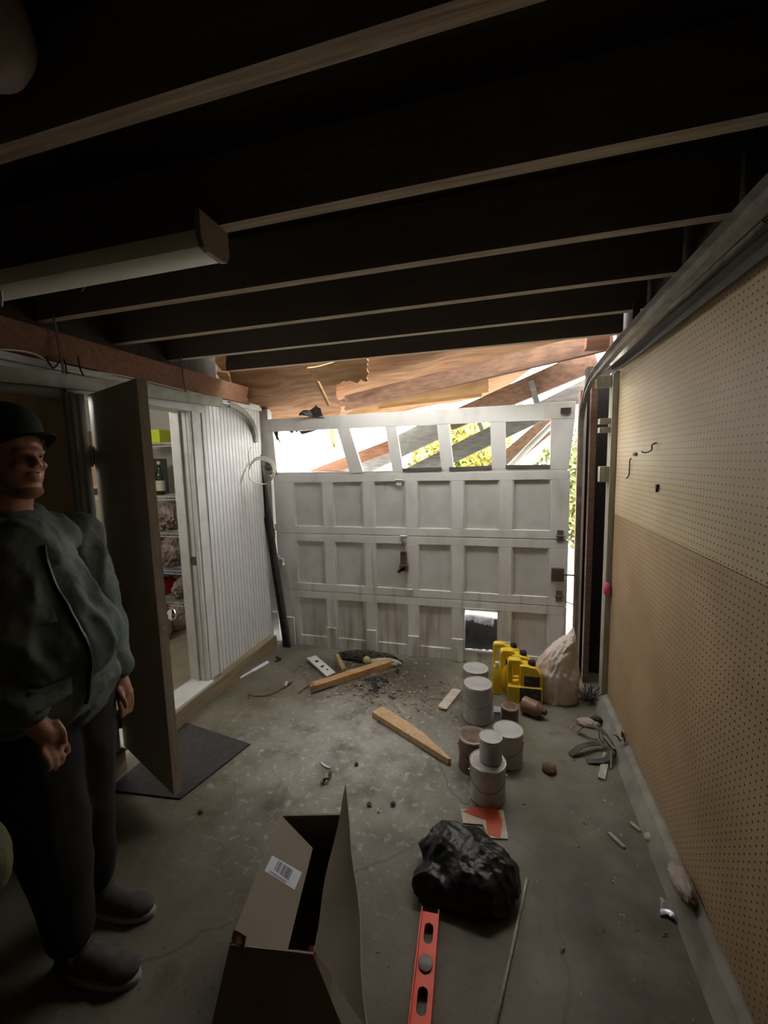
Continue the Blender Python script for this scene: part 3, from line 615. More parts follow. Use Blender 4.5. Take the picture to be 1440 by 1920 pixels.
flumber('hanging torn yellow strip outside the broken window', at(622, 800, 'y', 4.2), at(628, 842, 'y', 4.2), .03, .10, 'osb', (0, .08), 15, name='torn_strip', cat='strip', up=(0, -1, 0))
flumber('narrow brown rafter edge beneath the plywood left of the joist end', at(583, 690, 'y', 3.0), at(617, 760, 'y', 3.3), .02, .03, 'lumber', (0, .03), 16, name='lath', cat='lath')
# dark torn scrap on door top
tag(obj('tar_paper_scrap', MB().sheet([at(562, 780, 'y', 3.40), at(606, 783, 'y', 3.42), at(600, 762, 'y', 3.44), at(570, 768, 'y', 3.42)], .004, 8, 6, amp=.04, sc=12, seed=8, jag=.02), M['darksteel']), 'dark torn scrap caught on the top edge of the garage door', 'scrap')
# outside
struct('floor', MB().box(-14, 14, 3.62, 30, -.16, -.06), mat('sunlit_driveway', (.40, .385, .35), .9, col2=(.33, .31, .28), scale=3), 'bright driveway outside', org=(0, 10, 0))
def tree(lb, c, r, n, seed, cols_=((.17, .18, .03), (.30, .25, .05))):
    rn = random.Random(seed); t = thing('bush', lb, 'bush', (c[0], c[1], -.06)); mb = MB()
    for i in range(n):
        th_ = rn.random()*2*PI; ph = math.acos(2*rn.random()-1); k = rn.random()**.4
        p = Vector((c[0]+r[0]*k*math.sin(ph)*math.cos(th_), c[1]+r[1]*k*math.sin(ph)*math.sin(th_), c[2]+r[2]*k*math.cos(ph)))
        a = Vector((rn.uniform(-1, 1), rn.uniform(-1, 1), rn.uniform(-1, 1))).normalized(); b_ = a.orthogonal().normalized(); s = rn.uniform(.04, .09)
        mb.add([p-a*s, p+b_*s*.5, p+a*s, p-b_*s*.5], [[0, 1, 2, 3]])
    obj('foliage', mb, mat('yellow_green_leaves', cols_[0], .6, col2=cols_[1], scale=3), t)
    st = MB()
    for k in range(5):
        e = Vector((c[0]+rn.uniform(-.6, .6)*r[0], c[1], c[2]+rn.uniform(0, .6)*r[2])); st.tube([(c[0]+.05*k, c[1], -.06), (c[0]+.1*k, c[1], c[2]*.5), e], 0, 6, rs=[.05, .035, .012])
    obj('stem', st, M['lumberbrown'], t)
tree('yellow-green bush outside seen through the middle windows', (-.75, 8.6, 1.35), (1.15, .8, 1.35), 6500, 1)
tree('greener bush outside seen through the rightmost window', (1.55, 8.4, 1.15), (1.05, .8, 1.15), 5200, 2, ((.10, .13, .04), (.17, .18, .06)))
tree('loose bush outside at the gap beside the jamb', (3.9, 9.5, 1.0), (.9, .8, 1.0), 1500, 3, ((.10, .13, .04), (.17, .18, .06)))

# ================================================================== BACK ROOM THINGS
ry = 3.12
rk = thing('shelf_rack', 'white wire shelving rack seen through the doorway', 'shelf', (-2.9, ry+.2, .115))
SH = [1.918, 1.437, 1.099, .751, .447]
for z in SH:
    mb = MB()
    for yy in (ry, ry+.13, ry+.26, ry+.38): mb.tube([(-3.5, yy, z-.008), (-2.35, yy, z-.008)], .0035, 6)
    mb.tube([(-3.5, ry-.004, z-.035), (-2.35, ry-.004, z-.035)], .0035, 6)
    xx = -3.5
    while xx < -2.35: mb.tube([(xx, ry, z), (xx, ry+.38, z)], .0018, 5); mb.tube([(xx, ry-.002, z), (xx, ry-.004, z-.035)], .0018, 5); xx += .026
    obj('wire_shelf', mb, M['white'], rk)
for xx in (-3.5, -2.35):
    for yy in (ry, ry+.38): obj('post', MB().tube([(xx, yy, .115), (xx, yy, 2.3)], .010, 8), M['white'], rk)
def shp(px, py): return at(px, py, 'y', ry+.15)
p = shp(298, 820); tag(obj('box', MB().box(p.x-.08, p.x+.10, ry+.05, ry+.25, 1.920, 2.04), M['lime'], bevel=.004), 'lime yellow box on the top wire shelf', 'box')
p = shp(283, 815); tag(obj('box', MB().box(p.x-.13, p.x-.02, ry+.05, ry+.25, 1.920, 2.02), M['blue'], bevel=.004), 'small dark blue box left of the lime box', 'box')
p = shp(306, 915)
wb = thing('wine_bottle', 'dark wine bottle with a white label on the wire shelf', 'bottle', (p.x, ry+.12, 1.439))
obj('glass_body', MB().lathe([(.034, 0), (.039, .006), (.039, .18), (.034, .205), (.015, .235), (.013, .29), (.015, .295), (.013, .31)], (p.x, ry+.12, 1.439), 24), mat('dark_bottle_glass', (.01, .025, .012), .1, spec=.6), wb, smooth='auto')
obj('label_band', MB().lathe([(.0398, .04), (.0398, .135)], (p.x, ry+.12, 1.439), 24), M['cream'], wb, smooth='auto')
obj('foil_cap', MB().lathe([(.0155, .285), (.0155, .313), (.012, .316)], (p.x, ry+.12, 1.439), 16), M['cream'], wb)
tag(obj('storage_tin', MB().box(p.x-.20, p.x-.07, ry+.1, ry+.3, 1.439, 1.78), M['fixture'], bevel=.004), 'tall dark box beside the wine bottle', 'box')
def heap(lb, px, z, m, seed, w=.11, h=.10, name='bag'):
    p = shp(px, 1000); return tag(obj(name, blob((p.x, ry+.18, z+h*.9), (w, .13, h), seed, .22, 8, 4, flat=z+.003), M[m], smooth=True), lb, 'bag')
p3 = M['clear']
def xz(px, py): return at(px, py, 'y', ry+.18)
def heap(lb, px, py, z, m, seed, w=.11, h=.10, name='plastic_bag', d=.12):
    p = xz(px, py); return tag(obj(name, blob((p.x, ry+.18, z+h*.85), (w, d, h), seed, .42, 13, 5, flat=z+.003), M[m], smooth=True), lb, 'bag')
heap('crumpled greyish plastic bag on the third wire shelf', 318, 975, 1.100, 'clear', 21, .085, .12)
heap('dark crumpled bag at the left of the third wire shelf', 280, 975, 1.100, 'bag', 22, .06, .09)
heap('white and brown plastic bag on the fourth wire shelf', 328, 1045, .752, 'clear', 23, .085, .14)
heap('brown wrapped bundle at the left of the fourth wire shelf', 290, 1045, .752, 'amber', 24, .07, .13)
heap('red plastic bag on the lowest wire shelf', 306, 1115, .449, 'redbag', 25, .075, .09)
heap('blue folded bag resting above the red bag', 318, 1085, .655, 'blue', 26, .10, .035)
heap('clear crumpled bag right of the red bag', 350, 1115, .449, 'clear', 27, .07, .09)
heap('brown paper sack under the lowest wire shelf', 338, 1190, .118, 'cream', 28, .07, .12, 'paper_sack')
p = xz(335, 1210); tag(obj('plastic_bag', blob((p.x+.05, ry-.12, .30), (.13, .10, .22), 29, .2, 8, 4, flat=.118), M['clear'], smooth=True), 'tall clear bag of brown contents on the back room floor', 'bag')
# washer and things seen through the hinge gap
wm = thing('washing_machine', 'white washing machine in the back room seen through the hinge gap', 'washing machine', (-3.6, 2.55, .115))
obj('cabinet', MB().box(-3.95, -3.32, 2.2, 2.9, .118, 1.0), M['whiteapp'], wm, bevel=.015)
obj('lid', MB().box(-3.85, -3.34, 2.25, 2.85, 1.0, 1.015), M['whiteapp'], wm, bevel=.006)
ap = thing('dryer', 'cream appliance stacked on the washing machine', 'appliance', (-3.6, 2.55, 1.016))
obj('cabinet', MB().box(-3.93, -3.34, 2.22, 2.88, 1.03, 1.47), M['creamapp'], ap, bevel=.04)
obj('kick_strip', MB().box(-3.92, -3.36, 2.25, 2.85, 1.016, 1.03), M['fixture'], ap)
obj('control_knob', MB().tube([(-3.34, 2.72, 1.42), (-3.32, 2.72, 1.42)], .018, 12), M['fixture'], ap)
tag(obj('wall_shelf', MB().box(-4.29, -3.36, 2.1, 3.0, 1.53, 1.55), M['white']), 'white wall shelf above the stacked appliances', 'shelf')
tag(obj('cardboard_box', MB().box(-3.9, -3.38, 2.45, 2.98, 1.551, 1.86), M['peach'], bevel=.004), 'peach cardboard box on the back room wall shelf', 'box')
tag(obj('cardboard_box', MB().box(-3.9, -3.42, 2.5, 2.95, 1.861, 2.02), M['lumberbrown'], bevel=.004), 'flat brown box on top of the peach box', 'box')
bl = thing('ceiling_lamp', 'round glass ceiling lamp in the back room', 'lamp', (-2.75, 1.55, 2.5))
obj('lamp_base', MB().lathe([(.07, 0), (.07, -.03), (.03, -.05)], (-2.75, 1.55, 2.5), 20), M['steel'], bl)

# ================================================================== FLOOR THINGS
# mat
ms = [at(338, 1353, 'z', 0), at(469, 1397, 'z', 0), at(338, 1500, 'z', 0), Vector((-1.99, 1.55, 0)), Vector((-2.0, 2.1, 0))]
tag(obj('door_mat', MB().prism([Vector((p.x, p.y, .001)) for p in ms], (0, 0, .009)), M['mat'], bevel=.002), 'dark rubber doormat in front of the doorway', 'mat')

def can(x, y, z, r, h, lb, side='can', lid='canlid', handle=True, tilt=0):
    t = thing('paint_can', lb, 'paint can', (x, y, z), 'paint cans'); o = (x, y, z)
    obj('can_body', MB().lathe([(r*.97, 0), (r*1.0, .004), (r*1.0, .008), (r*.97, .012), (r*.97, h-.012), (r*1.0, h-.008), (r, h-.002), (r*.985, h)], o, 40), M[side], t, smooth='auto')
    obj('rim', MB().lathe([(r*1.0, h-.006), (r*1.01, h-.002), (r*1.0, h+.002), (r*.93, h+.002), (r*.92, h-.003), (r*.9, h-.004)], o, 40), M['canrim'], t, smooth='auto')
    obj('lid', MB().lathe([(r*.90, h-.005), (r*.90, h-.001), (r*.84, h+.001), (r*.80, h-.005), (r*.01, h-.005)], o, 40), M[lid], t, smooth='auto')
    if handle:
        pts = [Vector((x+r*1.02*math.cos(a), y+r*1.02*math.sin(a), z+h*.72-.55*r*math.sin(a_)*1.2)) for a, a_ in [(-PI*.05-i*PI*.9/16, i*PI/16) for i in range(17)]]
        obj('handle', MB().tube(pts, .0016, 5), M['steel'], t)
        for p in (pts[0], pts[-1]): obj('ear', MB().ell(p, (.006, .006, .006), n=8), M['canrim'], t)
    return t
can(-.166, 2.872, 0, .092, .235, 'farthest paint can of the cluster, nearest the pet flap')
can(-.139, 2.657, 0, .096, .24, 'large grey paint can with a tan lid, left of the yellow bottles')
can(.063, 2.638, 0, .054, .12, 'small dark red paint can right of the large grey can', 'canbrown', handle=False)
can(.047, 2.288, 0, .083, .19, 'grey paint can with a dusty lid right of the stacked cans', 'can')
can(-.140, 2.195, 0, .080, .185, 'brown paint can left of the stacked cans', 'canbrown', 'can')
can(-.056, 2.005, 0, .090, .19, 'nearest grey paint can, a small can standing on it')
can(-.042, 2.020, .192, .057, .12, 'small grey paint can standing on top of the nearest can', handle=False)
tag(obj('paper_carton', MB().prism([(-.035, 2.47, 0), (.005, 2.475, 0), (.005, 2.53, 0), (-.035, 2.53, 0)], (0, 0, .17)), mat('pale_blue_carton', (.35, .39, .44), .5, col2=(.22, .24, .27), scale=22)), 'narrow pale blue carton standing between the paint cans', 'carton')

def jug(x, y, rz, lb, s=1., z=0, labelled=True):
    t = thing('oil_jug', lb, 'oil jug', (x, y, z), 'yellow oil jugs'); R = Matrix.Rotation(rz, 3, 'Z'); O = Vector((x, y, z))
    def X(mb): mb.v = [O+R @ (v*s) for v in mb.v]; return mb
    w, d, h = .115, .058, .30
    # body outline in xz with a handle hole, extruded along y
    body = MB(); prof = [(-w, 0), (w, 0), (w, .19), (w*.82, .235), (w*.55, .262), (w*.36, .268), (w*.36, .285), (w*.08, .285), (w*.08, .268), (-w*.1, .275), (-w*.30, .298), (-w*.85, .300), (-w, .282)]
    hole = [(-w*.72, .13), (-w*.42, .135), (-w*.30, .20), (-w*.28, .255), (-w*.42, .272), (-w*.74, .270)]
    # build as quads strips: left handle column, right mass
    body.prism([(x_, -d, z_) for x_, z_ in [(-w, 0), (w, 0), (w, .12), (-w, .12)]], (0, 2*d, 0))
    body.prism([(x_, -d*.8, z_) for x_, z_ in [(-w*.30, .118), (w, .118), (w, .19), (w*.82, .235), (w*.58, .262), (0, .272), (-w*.28, .27)]], (0, 1.6*d, 0))
    body.prism([(x_, -d*.45, z_) for x_, z_ in [(-w, .118), (-w*.70, .118), (-w*.72, .272), (-w, .272)]], (0, .9*d, 0))
    body.prism([(x_, -d*.5, z_) for x_, z_ in [(-w, .268), (-w*.15, .262), (-w*.12, .285), (-w*.3, .300), (-w*.85, .302), (-w*.97, .292)]], (0, d, 0))
    o = remeshed('jug_body', X(body), M['yellow'], t, voxel=.005*s, smooth=4)
    obj('cap', X(MB().lathe([(.026, .258), (.026, .285), (.024, .29)], (w*.42, 0, 0), 20)), M['black'], t, smooth='auto')
    if labelled: obj('label', X(MB().box(-w*.30, w*.92, -d-.0015, -d-.0003, .012, .118).box(-w*.05, w*.85, -d*.8-.0015, -d*.8-.0003, .118, .20)), M['labeldark'], t)
jug(.055, 3.235, .15, 'rearmost yellow oil jug, next to the pet flap', .95, labelled=False)
jug(.115, 3.09, .1, 'middle yellow oil jug of the row', 1.0, labelled=False)
jug(.165, 2.945, .05, 'front yellow oil jug with a dark label', 1.0)
def quart(x, y, lb, capm):
    t = thing('oil_bottle', lb, 'oil bottle', (x, y, 0), 'small yellow oil bottles')
    mb = MB().lathe([(.030, 0), (.036, .005), (.036, .15), (.030, .175), (.014, .20), (.013, .212)], (x, y, 0), 24, sx=1.05, sy=.75)
    obj('bottle_body', mb, M['yellow'], t, smooth='auto'); obj('cap', MB().lathe([(.016, .21), (.016, .235), (.014, .238)], (x, y, 0), 16), capm, t, smooth='auto')
quart(-.02, 2.99, 'slim yellow oil bottle with a white cap beside the cans', M['white'])
quart(.055, 3.03, 'slim yellow oil bottle with a black cap behind the white-capped one', M['black'])
t = thing('plastic_bottle', 'pinkish brown plastic bottle lying in front of the yellow jugs', 'bottle', (.17, 2.77, 0))
obj('bottle_body', MB().tube([Vector((.15, 2.80, .055)), Vector((.155, 2.797, .055)), Vector((.24, 2.755, .052)), Vector((.26, 2.745, .05)), Vector((.272, 2.74, .05))], 0, 20, rs=[.040, .052, .050, .03, .016]), M['amber'], t, smooth='auto')
obj('cap', MB().tube([Vector((.272, 2.74, .05)), Vector((.290, 2.731, .05))], .018, 16), M['black'], t)

# white sack
def sackf(p, d):
    if p.z > 0:
        k = p.z/.21; p.x = p.x*(1-.75*k*k)+.055*k*k; p.y *= (1-.6*k*k); p.z += .06*max(0, k-.6)
    return p
def sackfn(p, d):
    q = math.sqrt(max(0, 1-d.z*d.z)); k = min(1, q*1.7)/max(q, .12); t_ = max(0, d.z)
    xn, yn = d.x*k, d.y*k; w = p.length/Vector((d.x*.145, d.y*.11, d.z*.25)).length
    x0, x1 = -.15+.20*t_**1.5, .135-.035*t_
    return Vector(((x0+(x1-x0)*(xn+1)/2)*(.55+.45*w), yn*.11*(1-.45*t_)*w, d.z*.25*w+(.075*max(0, xn+.2) if d.z > .72 else 0)*(d.z-.72)/.28*1.3))
tag(obj('plastic_sack', blob((.395, 3.03, .20), (.145, .11, .25), 31, .13, 11, 5, flat=.001, fn=sackfn), M['sack'], smooth=True), 'white woven sack standing slumped against the garage door', 'sack')
# spiky clump and scraps by the curb
def tuft(lb, c, r, n, seed, m, name='wire_tangle', cat='tangle', rr=.0016):
    rn = random.Random(seed); mb = MB(); c = Vector(c)
    for i in range(n):
        a = rn.random()*2*PI; e = rn.uniform(.1, 1.3); L_ = r*rn.uniform(.5, 1.1)
        d = Vector((math.cos(a)*math.cos(e), math.sin(a)*math.cos(e), math.sin(e))); q = Vector((rn.uniform(-1, 1), rn.uniform(-1, 1), rn.uniform(-.3, .6)))*r*.3
        mb.tube([c, c+d*L_*.6+q*.4, c+d*L_+q], rr, 5)
    return tag(obj(name, mb, m), lb, cat)
tuft('spiky tangle of grey shavings at the foot of the pegboard', (.60, 3.02, .004), .11, 70, 5, M['steel'], rr=.0028)
def strip(lb, pts, w, t, m, name, cat, seed=0):
    """curled band lying along a path"""
    mb = MB(); ps = []
    P_ = [Vector(p) for p in pts]
    for i in range(len(P_)-1):
        p0 = P_[max(i-1, 0)]; p1 = P_[i]; p2 = P_[i+1]; p3 = P_[min(i+2, len(P_)-1)]
        for k in range(8):
            q = k/8; ps.append(.5*((2*p1)+(p2-p0)*q+(2*p0-5*p1+4*p2-p3)*q*q+(3*p1-p0-3*p2+p3)*q**3))
    ps.append(P_[-1]); vs = []; n = len(ps)
    for i, p in enumerate(ps):
        d = (ps[min(i+1, n-1)]-ps[max(i-1, 0)]).normalized(); s = d.cross(Vector((0, 0, 1))).normalized(); u = s.cross(d)
        vs += [p-s*w/2, p+s*w/2, p+s*w/2+u*t, p-s*w/2+u*t]
    fs = [[0, 1, 2, 3], [4*n-4, 4*n-1, 4*n-2, 4*n-3]]
    for i in range(n-1):
        for k in range(4): fs.append([4*i+k, 4*i+(k+1) % 4, 4*i+4+(k+1) % 4, 4*i+4+k])
    mb.add(vs, fs); return tag(obj(name, mb, m, smooth='auto'), lb, cat)
G = lambda px, py, z=0.: (lambda p: Vector((p.x, p.y, z)))(at(px, py, 'z', z))
M['strap'] = mat('grey_green_webbing', (.07, .075, .065), .6, col2=(.035, .035, .03), scale=20)
strip('dark curled strap on the floor near the curb', [G(1070, 1415, .01), G(1090, 1400, .04), G(1120, 1395, .03), G(1145, 1405, .05), G(1135, 1425, .02), G(1100, 1428, .004)], .035, .004, M['strap'], 'strap', 'strap')
strip('looped grey strap arching above the dark strap', [G(1085, 1372, .01), G(1100, 1362, .07), G(1125, 1368, .08), G(1145, 1395, .06), G(1153, 1420, .01)], .03, .004, M['strap'], 'strap', 'strap')
tag(obj('flat_stick', MB().bar(G(1140, 1400, .012), G(1128, 1460, .006), .035, .008), M['palewood']), 'pale flat stick lying under the straps', 'stick')
tag(obj('clamp', MB().bar(G(1128, 1385, .05), G(1150, 1412, .03), .016, .016).bar(G(1132, 1380, .075), G(1152, 1405, .06), .012, .01).tube([G(1146, 1408, .06), G(1146, 1440, .005)], .006, 8).tube([G(1122, 1360, .1), G(1124, 1385, .04)], .004, 8), M['steel'], bevel=.001), 'small steel clamp resting on the straps', 'clamp')
tag(obj('cloth_scrap', blob(G(1103, 1355, .012), (.06, .04, .016), 7, .25, 7, 4, flat=.001), mat('pinkish_rag', (.33, .27, .24), .8, bump=.5, scale=30), smooth=True), 'pinkish cloth scrap behind the straps', 'rag')
tag(obj('glove', blob(G(1118, 1350, .02), (.03, .025, .02), 9, .35, 9, 4, flat=.001), M['black'], smooth=True), 'small black crumpled glove beside the pinkish scrap', 'glove')
def leaf(lb, c, s, seed, m='leaf', name='dead_leaf', cat='leaf', h=.02):
    rn = random.Random(seed); mb = MB(); c = Vector(c)
    for k in range(3):
        a = rn.random()*2*PI; pts = []
        n = 7
        for i in range(n+1):
            u = i/n; wv = math.sin(u*PI)*.35*s*(1+.3*rn.uniform(-1, 1)); o_ = Vector((math.cos(a), math.sin(a), 0))*s*(u-.1); sd = Vector((-math.sin(a), math.cos(a), .3)); z = Vector((0, 0, h*abs(math.sin(u*3+k))*.9+.002))
            pts += [c+o_-sd*wv*.5+z+Vector((0, 0, wv*.3)), c+o_+z, c+o_+sd*wv*.5+z+Vector((0, 0, wv*.5))]
        fs = []
        for i in range(n):
            for j in (0, 1): fs.append([3*i+j, 3*i+j+1, 3*i+4+j, 3*i+3+j])
        m0 = len(pts); pts2 = pts+[p+Vector((0, 0, .0012)) for p in pts]; fs = fs+[[q+m0 for q in f[::-1]] for f in fs]
        mb.add(pts2, fs)
    return tag(obj(name, mb, M[m], smooth=True), lb, cat)
leaf('curled dark red leaf on the curb by the pegboard', (.672, 2.45, .095), .07, 3, h=.05)
leaf('brown curled leaf in the middle of the floor', G(617, 1465), .06, 5, h=.02)
leaf('torn leaf near the broken plank at the debris edge', G(540, 1282), .07, 6, 'cream', h=.02)
leaf('small brown leaf right of the black plastic scrap', G(748, 1262), .05, 8, h=.03)
leaf('dead leaf in the corner by the left sill', G(527, 1240), .07, 9, h=.03)
# planks
def fplank(lb, a, b_, w, h, m, jag, seed, name='broken_plank', up=(0, 0, 1), cat='plank'):
    return tag(obj(name, MB().lumber(a, b_, w, h, up=up, jag=jag, seed=seed, n=5), M[m]), lb, cat)
A, B = G(705, 1335, .022), G(850, 1425, .022)
pm = MB(); dd_ = (B-A); n_ = Vector((dd_.y, -dd_.x, 0)).normalized()
def pp(u, v): return A+dd_*u-n_*v
pm.prism([Vector((q.x, q.y, .002)) for q in (pp(-.0, -.035), pp(.0, .055), pp(.06, .06), pp(.45, .055), pp(.50, .048), pp(.60, .045), pp(.80, .012), pp(1.0, -.018), pp(.98, -.032), pp(.7, -.034))], (0, 0, .038))
tag(obj('broken_plank', pm, mat('clean_split_pine', (.62, .43, .25), .7, col2=(.50, .33, .18), scale=6, stretch=(6, 6, 6), bump=.3), bevel=.002), 'broken pale pine plank ending in a long point, middle of the floor', 'plank')
fplank('split orange-brown plank lying by the garage door', G(583, 1290, .028), G(745, 1238, .028), .07, .05, 'lumber', (.03, .16), 22)
tag(obj('painted_board', MB().lumber(G(583, 1232, .03), G(622, 1266, .012), .085, .014, jag=(.01, .03), seed=3), M['white']), 'white painted board with black print leaning on the orange plank', 'board')
_sl = at(600, 1248, 'z', .03)
ob = bpy.data.objects.get('painted_board')
for (u, v, w_, h_) in ((.30, 0, .030, .028), (.55, .01, .02, .02), (.62, -.015, .012, .03), (.74, .012, .016, .016)):
    p0 = G(583, 1232, .03).lerp(G(622, 1266, .012), u)+Vector((v, 0, .0085)); d_ = (G(622, 1266, .012)-G(583, 1232, .03)).normalized()
    obj('black_print', MB().bar(p0-d_*h_/2, p0+d_*h_/2, w_, .002), M['ink'], ob)
fplank('short yellowish stick standing against the orange plank', G(632, 1228, .07), G(645, 1256, .055), .03, .02, 'osb', (.0, .01), 23, 'stick', cat='stick')
fplank('dark splinter lying before the orange plank', G(580, 1300, .010), G(630, 1284, .010), .02, .015, 'lumbergrey', (.05, .05), 24, 'wood_splinter', cat='splinter')
tag(obj('plastic_scrap', MB().sheet([G(668, 1276, .003), G(712, 1268, .003), G(728, 1278, .003), G(698, 1303, .003)], .03, 10, 8, amp=.03, sc=14, seed=5, jag=.03), mat('glossy_black_scrap', (.03, .03, .035), .25, col2=(.09, .09, .09), scale=25, lo=.6, hi=.7), smooth=False), 'shiny black plastic scrap in front of the orange plank', 'scrap')
sh_ = MB(); a_, b2 = G(450, 1271, .006), G(503, 1241, .012); sh_.bar(a_, a_.lerp(b2, .45), .02, .008).bar(a_.lerp(b2, .42), b2, .028, .006, roll=.4)
tag(obj('white_strip', sh_, M['paper']), 'thin white plastic strip near the left sill', 'strip')
cb = MB(); a_, b2 = G(858, 1293, .012), G(828, 1330, .012); cb.lumber(a_, b2, .065, .018, jag=(.03, .03), seed=12, n=5)
tag(obj('wood_scrap', cb, M['cream']), 'pale broken wood scrap left of the paint cans', 'wood scrap')
wire('dark twig touching the pale wood scrap', [G(795, 1318, .004), G(805, 1310, .015), G(830, 1312, .012), G(838, 1318, .02)], .003, M['leaf'], 'twig', 'twig')
wire('long dark bent twig left of the debris', [G(466, 1310, .004), G(466, 1301, .01), G(478, 1305, .005), G(505, 1302, .012), G(530, 1290, .01), G(548, 1278, .02)], .0045, M['leaf'], 'twig', 'twig')
wire('dark twig under the end of the orange plank', [G(560, 1300, .004), G(572, 1290, .008), G(592, 1278, .03)], .006, M['leaf'], 'twig', 'twig')
wire('short white curved tube in the middle of the floor', [G(601, 1429, .005), G(609, 1436, .006), G(619, 1440, .005)], .006, M['paper'], 'tube', 'plastic_tube')
tag(obj('paper_sheet', blob(G(722, 1242, .02), (.13, .05, .03), 12, .15, 5, 4, flat=.002), M['palewood'], smooth=True), 'flattened pale green paper against the door foot', 'paper')
tag(obj('leaf_litter', blob(G(690, 1236, .0), (.24, .07, .055), 15, .35, 14, 5, flat=.001), M['litter'], smooth=True), 'dark heap of leaf litter against the garage door foot', 'litter heap')
tag(obj('paper_scrap', blob(G(688, 1238, .07), (.03, .02, .03), 16, .2, 6, 3), mat('pale_green_scrap', (.42, .47, .24), .7), smooth=True), 'pale green scrap on the leaf litter', 'scrap')
tag(obj('foil_scrap', blob(G(512, 1204, .02), (.03, .03, .02), 18, .5, 9, 4, flat=.001), M['chrome']), 'shiny crumpled foil in the corner by the leaning track', 'foil')
# crumbs: nobody could count them
rn = random.Random(5); cr = MB()
for i in range(1900):
    k = rn.random() if i < 1500 else .5
    if i >= 1500: x, y = rn.gauss(-.85, .28), rn.gauss(2.85, .13)
    elif k < .45: x, y = rn.gauss(-1.0, .42), rn.gauss(3.0, .16)
    elif k < .6: x, y = rn.gauss(-.45, .25), rn.gauss(2.85, .2)
    elif k < .75: x, y = .60-abs(rn.gauss(0, .12)), rn.uniform(1.0, 3.2)
    else: x, y = rn.uniform(-1.9, .6), rn.uniform(.9, 3.35)
    if x < -1.95 or x > .62 or y > 3.38: continue
    s = abs(rn.gauss(0, .0036))*(1 if k < .6 else .55)*(1.5 if i >= 1500 else 1)+.0014
    c_ = Vector((x, y, s*.3)); pts = [c_+Vector((rn.uniform(-1, 1)*s*2, rn.uniform(-1, 1)*s*2, rn.uniform(-.3, .8)*s)) for _ in range(5)]
    for p in pts: p.z = max(p.z, .0005)
    cr.add(pts, [[0, 1, 2], [0, 2, 3], [0, 3, 4], [1, 2, 4], [2, 3, 4], [0, 1, 4]])
tag(obj('floor_debris', cr, M['dirt'], org=(0, 0, 0)), 'fine crumbs of dirt and splinters strewn over the concrete floor', 'debris', kind='stuff')
for i, (px, py, s, mm, lb) in enumerate(((1150, 1572, .05, 'palewood', 'thin pale wood chip on the floor right of the black bag'), (1190, 1553, .03, 'palewood', 'flat pale chip near the curb, beyond the thin one'))):
    a_ = G(px-10, py-12, .006); b2 = G(px+22, py+18, .006) if i == 0 else G(px+12, py+6, .006)
    fplank(lb, a_, b2, .016, .008, mm, (.01, .01), 40+i, 'wood_chip', cat='wood chip')
tag(obj('stone', blob(G(1221, 1572, .018), (.028, .024, .018), 3, .15, 5, 3, flat=.001, ridged=False), M['palewood'], smooth=True), 'pale pebble touching the curb', 'stone')
tag(obj('foil_packet', MB().sheet([G(1238, 1685, .01), G(1278, 1698, .012), G(1270, 1728, .01), G(1238, 1712, .01)], .008, 8, 8, amp=.025, sc=20, seed=2, jag=.008), mat('silver_foil', (.40, .40, .44), .3, .6), smooth=False), 'crumpled silver packet on the floor beside the curb', 'packet')
tag(obj('plastic_wrap', blob((.655, 1.62, .115), (.03, .07, .022), 6, .3, 8, 4), M['clear'], smooth=True), 'dull plastic wrap lying on the curb', 'wrap')
tag(obj('clod', blob(G(1030, 1440, .015), (.03, .035, .02), 8, .3, 7, 3, flat=.001), M['leaf'], smooth=True), 'dark brown clod right of the paint cans', 'clod')
for i, (px, py, lb) in enumerate(((376, 1521, 'small brown pebble left of the open cardboard box'), (737, 1507, 'tiny dark chip between the box and the red sign'), (692, 1508, 'tiny brown chip right of the box flap'), (668, 1433, 'tiny black pebble in the middle of the floor'), (800, 1288, 'dark brown knob of wood near the pale scrap'))):
    tag(obj('pebble', blob(G(px, py, .008), (.011, .011, .009), 50+i, .25, 6, 2, flat=.0005), M['leaf']), lb, 'pebble')

# orange/cream sign
sg_ = [G(864, 1518), G(944, 1521), G(953, 1575), G(916, 1573), G(905, 1548), G(868, 1545)]
so = tag(obj('folded_sign', MB().prism([Vector((p.x, p.y, .002)) for p in sg_], (0, 0, .004)), M['cream']), 'orange-red and cream card lying beside the nearest paint can', 'sign')
pr = MB().prism([Vector((p.x, p.y, .0065)) for p in (G(884, 1517), G(930, 1516), G(942, 1540), G(938, 1574), G(914, 1566), G(911, 1540), G(868, 1524))], (0, 0, .0015))
obj('red_print', pr, M['signred'], so)

# cardboard box
bz = .35
P1, P3, P2, P4 = at(527, 1530, 'z', bz), at(637, 1528, 'z', bz), at(433, 1768, 'z', bz), at(588, 1785, 'z', bz)
bx = thing('cardboard_box', 'tall open cardboard box with raised flaps and a barcode label', 'cardboard box', (P1.x*.5+P4.x*.5, P1.y*.5+P4.y*.5, 0))
def wall(a, b_, name='side'):
    d_ = Vector((b_.y-a.y, a.x-b_.x, 0)).normalized()*.004
    obj(name, MB().prism([Vector((a.x, a.y, .003)), Vector((b_.x, b_.y, .003)), Vector((b_.x, b_.y, .003))-d_, Vector((a.x, a.y, .003))-d_], (0, 0, bz-.003)), M['card'], bx)
for a, b_ in ((P1, P3), (P3, P4), (P4, P2), (P2, P1)): wall(a, b_)
obj('bottom', MB().prism([Vector((p.x, p.y, .001)) for p in (P1, P3, P4, P2)], (0, 0, .004)), M['cardin'], bx)
